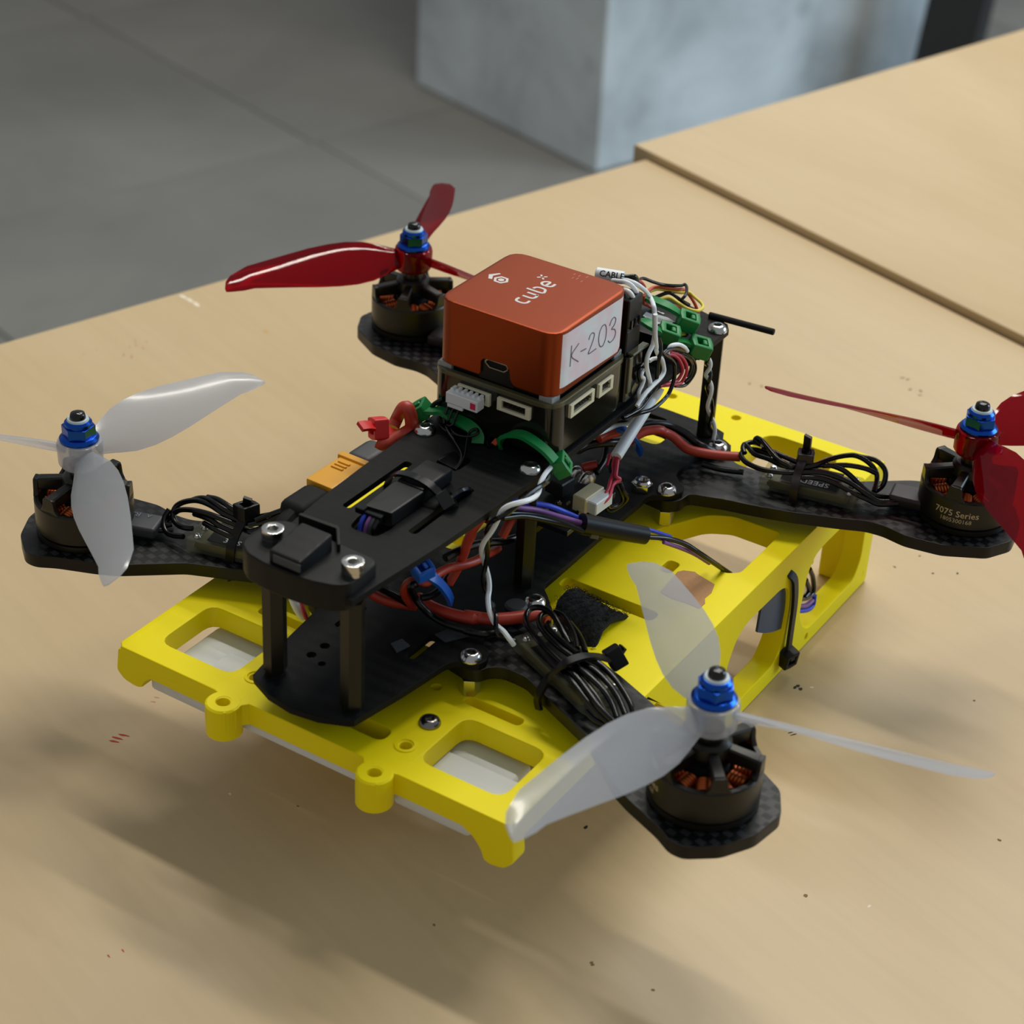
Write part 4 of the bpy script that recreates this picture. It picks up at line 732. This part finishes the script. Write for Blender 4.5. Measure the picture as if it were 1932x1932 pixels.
obj('sleeve_tube', [tube([(16.27,-17.15,18.50),(20.93,-16.93,20.50),(26.45,-16.46,22.50),(33.02,-16.05,25.00)] + [(39.79,-14.42,25.50),(42.12,-14.77,27.00),(43.63,-15.09,29.00)], 1.75, 16)], 'white_wire', quad, 'white plastic tube over red and black leads')
# servo bundle into black sleeve, continuing to the capacitor
for q, m_ in (([(-39.81,-13.49,30.00),(-37.13,-16.67,29.00),(-32.41,-19.08,27.00),(-28.21,-21.88,25.00),(-24.15,-23.99,22.00),(-21.80,-27.14,20.00)], 'blue_wire'), ([(-42.15,-16.78,30.00),(-38.43,-18.86,28.50),(-33.38,-20.64,26.00),(-28.50,-24.41,23.00),(-23.46,-29.04,20.00)], 'purple_wire'), ([(-47.48,-17.20,30.00),(-42.35,-18.31,28.50),(-35.91,-21.36,26.00),(-30.60,-25.71,23.00),(-25.23,-31.07,19.00)], 'black_wire'), ([(-47.29,-18.41,29.50),(-40.36,-20.60,27.50),(-32.54,-24.68,23.50),(-25.12,-30.53,19.40)], 'black_wire')):
    wire('servo_wire', q, .85, m_, m_.split('_')[0]+' wire in the bundle below the top plate')
ba, bb = [(-23.65,-29.37,20.00),(-6.90,-40.75,12.00)]
obj('cable_sleeve', [tube([ba, Vector(ba).lerp(Vector(bb), .5), bb], 3.0, 16, 4, 2.6)], 'black_plastic', quad, 'black sleeve joining the wire bundle')
obj('label', [obox(Vector(ba).lerp(Vector(bb), .13)+V3(-.6, -2.2, -1.6), Vector(bb)-Vector(ba), (-.4, -.7, .2), 2.6, 3, .5, .1, 1)], 'olive_board', quad)
wire('servo_wire', [(-2.82,-36.46,11.00),(2.14,-39.07,8.00),(8.13,-41.29,4.00)], .62, 'blue_wire')
wire('servo_wire', [(-6.03,-40.59,11.00),(1.02,-43.72,8.00),(7.30,-46.37,4.00),(11.32,-49.19,0.00),(17.63,-51.64,-6.00),(26.69,-53.00,-14.00)], .8, 'black_wire', 'black wire dipping into the yellow frame'); wire('servo_wire', [(-1.20,-43.83,8.00),(6.06,-46.00,3.00),(12.71,-47.49,-2.00),(19.51,-49.11,-8.00)], .6, 'purple_wire')
wire('servo_wire', [(63.55,-42.35,-20.00),(71.24,-42.25,-26.00),(79.90,-42.79,-34.00)], .9, 'purple_wire')
# capacitor inside the right side wall
bot_ = smooth([(31.62,-62.00,-34.31),(36.18,-62.60,-36.90),(41.94,-63.00,-39.44),(48.55,-63.00,-41.80),(53.87,-62.80,-43.11),(56.37,-62.60,-42.30)], 4)
V = []; F = []; nb = len(bot_)
for t_ in (0, .5): V += [(p.x+.25*t_, p.y+t_*1.6, p.z) for p in bot_]+[(p.x+1.0, p.y+t_*1.6, -21.9) for p in bot_]
for k in range(nb-1):
    for o_ in (0, 2*nb): F.append([o_+k, o_+k+1, o_+nb+k+1, o_+nb+k])
    F.append([k, k+1, 2*nb+k+1, 2*nb+k]); F.append([nb+k, nb+k+1, 3*nb+k+1, 3*nb+k])
for k in (0, nb-1): F.append([k, nb+k, 3*nb+k, 2*nb+k])
cap = obj('blue_sleeve', [(V, F)], 'blue_shrink', quad, 'dark blue curved sleeve behind the side wall', 50)
for q, m_ in (([(57.81,-63.00,-36.28),(65.80,-63.00,-39.84),(69.64,-63.00,-39.43),(67.51,-63.00,-33.27),(63.65,-63.00,-27.91)], 'black_wire'), ([(61.80,-63.00,-31.02),(65.91,-63.00,-37.40),(63.03,-63.00,-38.32)], 'black_wire'), ([(58.28,-63.00,-40.91),(66.46,-63.00,-45.04),(71.00,-63.00,-45.66),(71.15,-63.00,-41.94)], 'blue_wire'), ([(57.69,-63.00,-38.70),(64.97,-63.00,-42.53),(69.97,-63.00,-43.40)], 'purple_wire'), ([(52.87,-56.00,-48.98),(53.59,-56.00,-51.93),(55.21,-56.00,-55.43)], 'black_wire')):
    wire('sleeve_lead', q, .8, m_, parent=quad)
tie_head((48.2, -66.2, -51.5), (-.3, -.9, -.2), (0, .2, .9), 'black_plastic', label='black cable tie round the blue sleeve and side wall', band=[(43.2, -62.6, -17.5), (45.6, -65.4, -20.5), (47.8, -65.6, -26), (49, -65.6, -33), (48.6, -65.8, -42), (48.2, -66, -50)], up=[V3(-.3, -.5, .8), V3(-.1, -1, .4), V3(0, -1, 0), V3(0, -1, 0), V3(0, -1, 0), V3(0, -1, 0)], k=.95, bw=2.6, bt=1.0)
# battery strap
far_ = [(-37, -7.5, -30.5), (-35, -4.2, -29), (-31.5, -2.0, -28), (-26, -1.8, -27.5), (-20, -4.2, -27), (-14.5, -8.4, -25.8), (-10.6, -12.6, -24), (-8.8, -17, -22.6), (-8.6, -22, -22.4)]
near_ = [(-34.2, -13), (-33, -11.2), (-30.7, -9.3), (-27.6, -7.7), (-23.5, -7.4), (-19.5, -8.2), (-15.5, -9.8), (-12.8, -12), (-12, -20)]
rows = []
V = []; F = []
for i in range(9):
    for j in range(9):
        t = j/8; y = far_[i][2]*(1-t)-41.4*t-(.5*math.sin(i*1.3) if j == 8 else 0); tt = t**1.7
        V.append((far_[i][0]*(1-t)+near_[i][0]*t, y, far_[i][1]*(1-tt)+near_[i][1]*tt+.25*math.sin(j*.9+i*.7)))
rows = far_
for i in range(len(rows)-1):
    for j in range(8): F.append([i*9+j, i*9+j+1, (i+1)*9+j+1, (i+1)*9+j])
top_ = list(V)
n0 = len(V); V += [(x, y, z-1.4) for x, y, z in V]; F += [[a+n0 for a in f[::-1]] for f in F]
rim_ = [j for j in range(9)]+[i*9+8 for i in range(1, len(rows))]+[(len(rows)-1)*9+j for j in range(7, -1, -1)]+[i*9 for i in range(len(rows)-2, 0, -1)]
for k in range(len(rim_)): a, b = rim_[k], rim_[(k+1) % len(rim_)]; F.append([a, a+n0, b+n0, b])
strap = obj('battery_strap', [(V, F)], 'fuzzy', quad, 'fuzzy black hook and loop strap through the yellow frame', 70)
fz = []; rn = random.Random(11)
for k in range(900):
    i = rn.randrange(0, 7); j = rn.randrange(0, 8); q0, q1 = Vector(top_[i*9+j]), Vector(top_[(i+1)*9+j+1]); x, y, z = q0.lerp(q1, rn.random())
    a = rn.uniform(0, 6.28); p = V3(x, y, z); q = p+V3(math.cos(a)*.9, math.sin(a)*.9, rn.uniform(.3, 1.1)); e = q+V3(math.cos(a+1.5)*.7, math.sin(a+1.5)*.7, -rn.uniform(0, .6))
    fz.append(tube([p, q, e], .05, 3, 2))
lp = obj('strap_fibres', fz, 'fuzzy', strap); lp['kind'] = 'stuff'
obj('tape_patch', [plate([(.9, -56.2), (4.3, -56.3), (6.6, -55), (10.2, -55.2), (14.6, -53.9), (15.2, -51.6), (16.1, -48), (16.9, -46), (15.6, -43), (13.8, -41.9), (8, -42.4), (1.6, -43), (.6, -47), (1.2, -52)], [], -11.1, -10.8, .05)], 'brown_paper', quad, 'torn brown paper patch on the yellow frame')
# white box and pads under the front deck
wb = obj('white_box', [box(-98, -5, -19.4, 22, 98, 2.6, .6, 2)], 'white_case', quad, 'flat white plastic box under the front deck')
for y0, y1 in ((-50, -26), (27, 56)): obj('white_pad', [box(-92, (y0+y1)/2, -22, 30, y1-y0, 5.0, 1.6, 3)], 'white_case', wb)
# little things on the lower plate
obj('lint_pad', [plate([(-78.19,-4.49),(-74.70,-5.66),(-75.84,-9.16),(-80.39,-8.02)], [], 0, .5, .1)], 'grey_lint', quad, 'grey leftover tape square'); obj('lint_pad', [plate([(-67.72,-11.51),(-63.70,-12.82),(-62.73,-19.24),(-68.89,-15.75)], [], 0, .4, .1)], 'grey_lint', quad, 'grey leftover tape scrap')

wire('signal_wire', [(-76.12,30.61,2.00),(-76.89,29.19,0.00),(-76.49,27.96,-3.00),(-74.98,27.18,-6.00)], 1.3, 'white_wire', 'white lead behind the front standoff')
wire('signal_wire', [(-76.85,26.48,3.00),(-78.25,25.27,1.00),(-78.17,24.51,-2.00),(-77.45,24.39,-4.00)], .6, 'red_wire')
# --- speed controllers on the arms
def esc(c, ax, lab, rot, w=13, l=28, h=4.6):
    F_ = frame(c, ax, (0, 0, 1)); o = obj('speed_controller', [xf(box(0, 0, 0, l-3, w-1, 1.2, .1, 1), F_), xf(box(0, 0, .2, l-4, w-.6, h*.55, .2, 1), F_)], 'olive_board', quad, 'small speed controller board strapped on the arm')
    obj('clear_wrap', [xf(box(0, 0, 0, l+2, w+.8, h, 1.0, 3), F_)], 'clear_shrink', o, 'clear shrink wrap')
    obj('label', [xf(box(0, 0, h/2+.06, l*.62, w*.86, .12), F_)], 'black_matte', o, 'black printed label')
    for s in (-1, 1):
        for t in (-.32, .05, .36): obj('solder_joint', [xf(move(([(x*.9, y*.9, z*.8) for x, y, z in lathe([(0, 1.1), (.8, .9), (1.3, 0), (1.1, -.6), (0, -.8)], 10)[0]], lathe([(0, 1.1), (.8, .9), (1.3, 0), (1.1, -.6), (0, -.8)], 10)[1]), (s*(l/2-1.6), t*w, h/2-.4)), F_)], 'solder', o)
    if lab:
        t, sz, off, fl = lab; obj('lettering', [text(t, sz, F_ @ Matrix.Translation((off[0], off[1], h/2+.16)) @ Matrix.Rotation(fl, 4, 'Z'), .02)], 'print_white', o, 'white printed lettering')
    return o
ax1, ax2, ax4 = V3(.25, -.97, 0), V3(-.406, -.914, 0), V3(.2, -.98, 0)
esc((-63.8, 57.5, .4), ax1, ('3-6S', 3.0, (-1.5, -4.0), 0), 0); esc((-59.3, -48.6, .4), ax2, None, 0, 13, 32); esc((66.2, -58.6, .4), ax4, ('SPEED', 3.4, (1.5, -3.6), math.pi), 0)
def bundle(crop_pts, r=.62, first=None):
    for k, q in enumerate(crop_pts): wire('motor_wire', q, r, 'black_wire', None)
bundle(([(-65.59,-50.66,6.00),(-62.16,-43.33,6.00),(-58.33,-36.87,5.50),(-55.20,-32.81,5.50),(-52.43,-30.55,5.50),(-49.97,-29.93,6.00),(-48.46,-31.03,6.50),(-48.18,-33.51,7.00),(-49.27,-36.88,7.00),(-51.46,-40.21,6.50),(-53.89,-43.43,6.00),(-55.38,-46.09,5.00)],
        [(-62.31,-51.15,7.00),(-60.69,-45.91,7.00),(-57.78,-40.55,6.50),(-54.63,-36.55,6.00),(-51.80,-34.39,6.00),(-49.48,-33.90,6.00),(-47.25,-34.49,5.50)],
        [(-60.80,-51.84,7.40),(-58.33,-45.63,7.00),(-55.25,-40.43,6.00),(-52.97,-37.59,5.50),(-50.59,-36.62,5.00)],
        [(-45.44,-35.10,5.00),(-46.24,-38.25,5.50),(-50.03,-42.73,6.00),(-53.82,-46.46,6.50),(-58.74,-50.26,7.00)],
        [(-46.01,-40.40,4.00),(-49.97,-45.17,5.00),(-53.63,-49.03,5.50),(-57.60,-52.35,6.00)],
        [(-60.57,-54.07,7.00),(-60.47,-58.71,6.50),(-62.73,-64.02,6.00),(-65.11,-68.48,5.00),(-67.63,-72.07,4.00),(-69.15,-73.72,3.00)],
        [(-63.14,-54.00,7.00),(-64.21,-59.29,7.00),(-66.43,-64.56,6.50),(-68.45,-68.84,5.00),(-71.45,-72.76,3.50)],
        [(-65.39,-53.24,7.50),(-67.74,-59.53,7.50),(-69.50,-64.79,6.50),(-71.17,-68.40,5.00),(-73.82,-71.67,3.50)],
        [(-67.12,-52.00,7.00),(-69.16,-57.01,6.50),(-71.80,-61.64,6.00),(-74.24,-66.37,5.00),(-75.22,-71.86,3.00)],
        [(-67.65,-51.24,6.00),(-71.12,-57.09,6.00),(-72.99,-61.06,5.00),(-74.12,-64.34,4.00),(-74.75,-68.24,2.50),(-74.92,-71.14,1.50)],
        [(-74.38,-62.82,2.00),(-75.00,-66.23,1.00),(-74.74,-69.75,0.50)],
        [(-65.14,-52.96,6.00),(-68.63,-58.80,6.00),(-71.43,-63.74,5.50),(-73.80,-68.50,3.50)]), .84)
bundle(([(-64.73,57.48,10.00),(-65.74,61.38,11.00),(-65.33,66.50,11.50),(-64.40,70.44,11.00),(-64.42,73.15,10.00),(-64.19,76.13,8.00)],
        [(-65.24,57.32,9.00),(-66.43,62.04,10.00),(-65.76,67.39,10.50),(-65.38,72.34,10.00),(-65.26,76.94,8.00),(-66.07,79.79,6.00),(-67.67,79.96,4.50),(-69.06,78.71,3.00),(-69.90,76.17,2.50),(-70.06,73.56,2.80),(-69.57,71.28,3.20)],
        [(-66.25,57.25,8.00),(-67.66,62.25,9.00),(-67.96,67.28,9.00),(-67.99,72.88,8.00),(-67.51,77.55,6.00),(-67.71,79.43,4.50)],
        [(-67.50,57.24,6.00),(-68.47,61.65,7.00),(-68.06,65.57,7.50),(-67.53,69.67,7.00),(-66.65,72.90,6.00)],
        [(-67.86,81.25,5.00),(-69.52,81.66,3.00),(-71.67,80.23,1.50),(-72.81,78.05,0.80),(-73.05,75.25,1.00),(-73.03,71.78,2.00)],
        [(-64.87,57.33,11.00),(-65.00,61.24,12.00),(-64.02,66.37,12.00),(-63.52,70.46,11.00)],
        [(-68.39,57.01,5.00),(-69.40,60.91,6.00),(-69.21,64.67,6.00),(-68.14,68.02,5.50)],
        [(-63.70,56.44,9.00),(-62.82,53.81,10.00),(-62.55,50.20,12.00),(-61.45,47.54,13.00)],
        [(-64.22,56.29,8.00),(-63.54,52.78,9.00),(-63.66,47.69,11.00),(-62.91,45.23,12.00)],
        [(-65.76,55.77,7.00),(-66.70,52.13,8.00),(-65.51,50.24,9.00),(-63.73,48.12,10.00)],
        [(-71.24,84.49,1.00),(-70.12,82.48,1.20),(-68.58,81.29,2.00),(-67.89,80.10,3.00)], [(-72.92,83.50,1.00),(-71.35,81.41,1.00),(-69.21,79.29,1.40)], [(-73.92,82.65,0.60),(-72.38,80.03,0.60),(-70.95,77.32,0.80)]), .84)
bundle(([(-68.72,48.83,14.00),(-65.46,45.29,16.00),(-63.22,40.08,19.00),(-62.65,37.65,19.50),(-64.86,36.22,19.00),(-67.50,38.74,17.50),(-68.75,41.51,16.00)], [(-69.38,50.69,12.00),(-66.53,45.93,14.00),(-63.87,41.62,17.00),(-63.45,37.89,19.00)]), .72)
bundle(([(61.98,-56.18,7.00),(58.99,-51.62,7.50),(59.93,-46.20,7.50),(60.73,-41.22,7.00),(63.97,-37.28,6.50),(65.00,-35.48,6.50),(63.21,-35.92,6.00),(61.74,-37.29,5.50)],
        [(62.63,-55.73,8.00),(62.47,-49.76,8.50),(63.08,-45.91,8.50),(63.35,-42.26,8.00)],
        [(59.36,-53.48,8.00),(58.99,-49.67,9.00),(61.57,-45.06,10.00),(63.59,-41.83,10.50),(65.16,-39.30,10.00),(64.76,-39.09,9.00),(64.64,-41.19,8.50)],
        [(60.77,-56.91,6.00),(57.05,-51.02,6.00),(56.21,-45.50,5.50),(57.83,-40.09,5.00),(60.42,-36.77,5.00),(63.00,-35.97,5.00)],
        [(65.10,-35.61,6.50),(66.94,-37.31,7.00),(66.46,-40.74,7.50)], [(62.30,-45.71,7.50),(63.52,-41.23,7.00),(63.60,-38.37,6.50)],
        [(60.98,-56.26,7.50),(63.50,-59.79,8.50),(69.03,-62.30,9.00),(73.82,-65.28,9.00),(76.50,-67.60,8.50),(77.22,-70.90,7.50),(76.34,-74.30,6.00),(74.84,-75.97,4.00),(70.67,-77.13,2.00)],
        [(61.22,-56.20,7.00),(66.43,-61.94,8.00),(68.82,-66.17,7.00),(69.22,-69.67,5.50),(68.74,-73.64,3.50),(68.79,-77.64,2.00),(72.28,-81.03,1.00),(76.37,-84.40,0.80)],
        [(60.05,-56.84,6.50),(63.11,-61.92,7.00),(65.38,-66.20,6.00),(66.88,-70.90,4.50),(66.76,-75.66,3.00),(67.29,-79.77,1.50),(69.46,-82.29,1.00),(73.26,-85.76,0.80)],
        [(59.33,-57.68,5.50),(62.26,-62.54,5.50),(63.97,-67.08,4.50),(64.80,-72.09,3.00),(66.19,-76.83,1.50),(67.16,-80.65,0.60),(70.92,-85.12,0.60)],
        [(77.43,-67.94,8.00),(79.38,-72.70,7.50),(78.69,-76.35,6.00),(76.98,-77.77,4.00),(74.59,-77.77,2.00),(70.88,-76.78,1.40)],
        [(65.58,-61.64,8.00),(70.98,-66.82,7.50),(73.60,-71.93,7.00),(75.63,-75.04,5.50)]), .84)
# black ties on the arms
tie_head([(-51.04,-57.73,3.00)][0], (.75, -.5, .4), (.3, .3, .8), 'black_plastic', label='black cable tie on the near arm', band=[(-71.59,-47.55,-6.20),(-71.27,-46.74,-4.00),(-71.35,-47.19,-1.00),(-69.54,-48.60,3.50),(-68.87,-50.76,7.00),(-67.71,-52.70,9.00),(-64.96,-54.23,9.40),(-61.85,-55.64,8.80),(-57.66,-56.57,6.50),(-54.50,-57.42,4.40)], up=[V3(-.8, .4, 0), V3(-.8, .4, .3), V3(-.6, .3, .7)]+[V3(0, 0, 1)]*5+[V3(.4, -.2, .8), V3(.5, -.3, .8)], k=.95, bw=2.6, bt=.9, tail=[(-50.31,-58.48,4.40),(-49.31,-58.92,6.00)])
tie_head([(-63.74,56.09,12.00)][0], (.1, .1, 1), (.9, -.2, 0), 'black_plastic', label='black cable tie on the far front arm', band=[(-72.34,54.85,-6.30),(-71.33,56.58,-4.40),(-70.70,56.74,-1.00),(-70.74,56.21,3.00),(-68.65,56.79,5.00),(-67.47,56.00,8.00),(-66.01,55.71,10.00)], up=[V3(-.9, -.3, 0)]*3+[V3(-.8, -.2, .4)]*2+[V3(-.6, -.2, .8)]*2, k=.95, bw=2.6, bt=.9, tail=[(-63.30,56.16,13.50),(-63.94,55.37,16.50)])
tie_head([(63.95,-56.40,10.00)][0], (0, 0, 1), (.4, -.9, 0), 'maroon_sleeve', label='black cable tie on the rear arm', band=[(53.37,-59.18,-6.20),(55.86,-57.78,-3.50),(55.88,-57.59,0.50),(56.27,-57.51,3.60),(58.97,-56.57,6.00),(60.19,-56.70,8.40),(62.12,-56.47,9.60)], up=[V3(-.9, 0, .1)]*2+[V3(-.8, 0, .4)]*2+[V3(-.6, -.1, .8)]*3, k=.8, bw=2.5, bt=.9, tail=[(65.40,-55.83,11.50),(64.42,-56.19,15.00),(63.52,-56.46,17.50)])
# heat shrink sleeves where the leads enter the motors
sl1 = obj('wire_sleeve', [obox([(-74.30,86.75,1.00)][0], V3(.32, -.95, 0), (0, 0, 1), 12, 8.5, 3.6, 1.0, 3)], 'grey_sleeve', quad, 'grey sleeve on the left motor leads')
obj('lettering', [text('RS', 3.0, frame(Vector([(-73.03,89.51,1.00)][0])+V3(0, 0, 1.95), (-.32, .95, 0), (0, 0, 1)), .02), text('A', 2.2, frame(Vector([(-71.57,85.66,1.00)][0])+V3(0, 0, 1.95), (-.32, .95, 0), (0, 0, 1)), .02)], 'print_grey', sl1)
obj('wire_sleeve', [obox([(75.84,-87.40,1.00)][0], V3(.2, -.98, 0), (0, 0, 1), 13, 9, 3.8, 1.0, 3)], 'maroon_sleeve', quad, 'dark maroon sleeve on the right motor leads')
obj('wire_sleeve', [obox(V3(76, 83, 1), V3(-.2, .98, 0), (0, 0, 1), 12, 9, 3.8, 1.0, 3)], 'maroon_sleeve', quad, 'dark sleeve on the rear left motor leads')
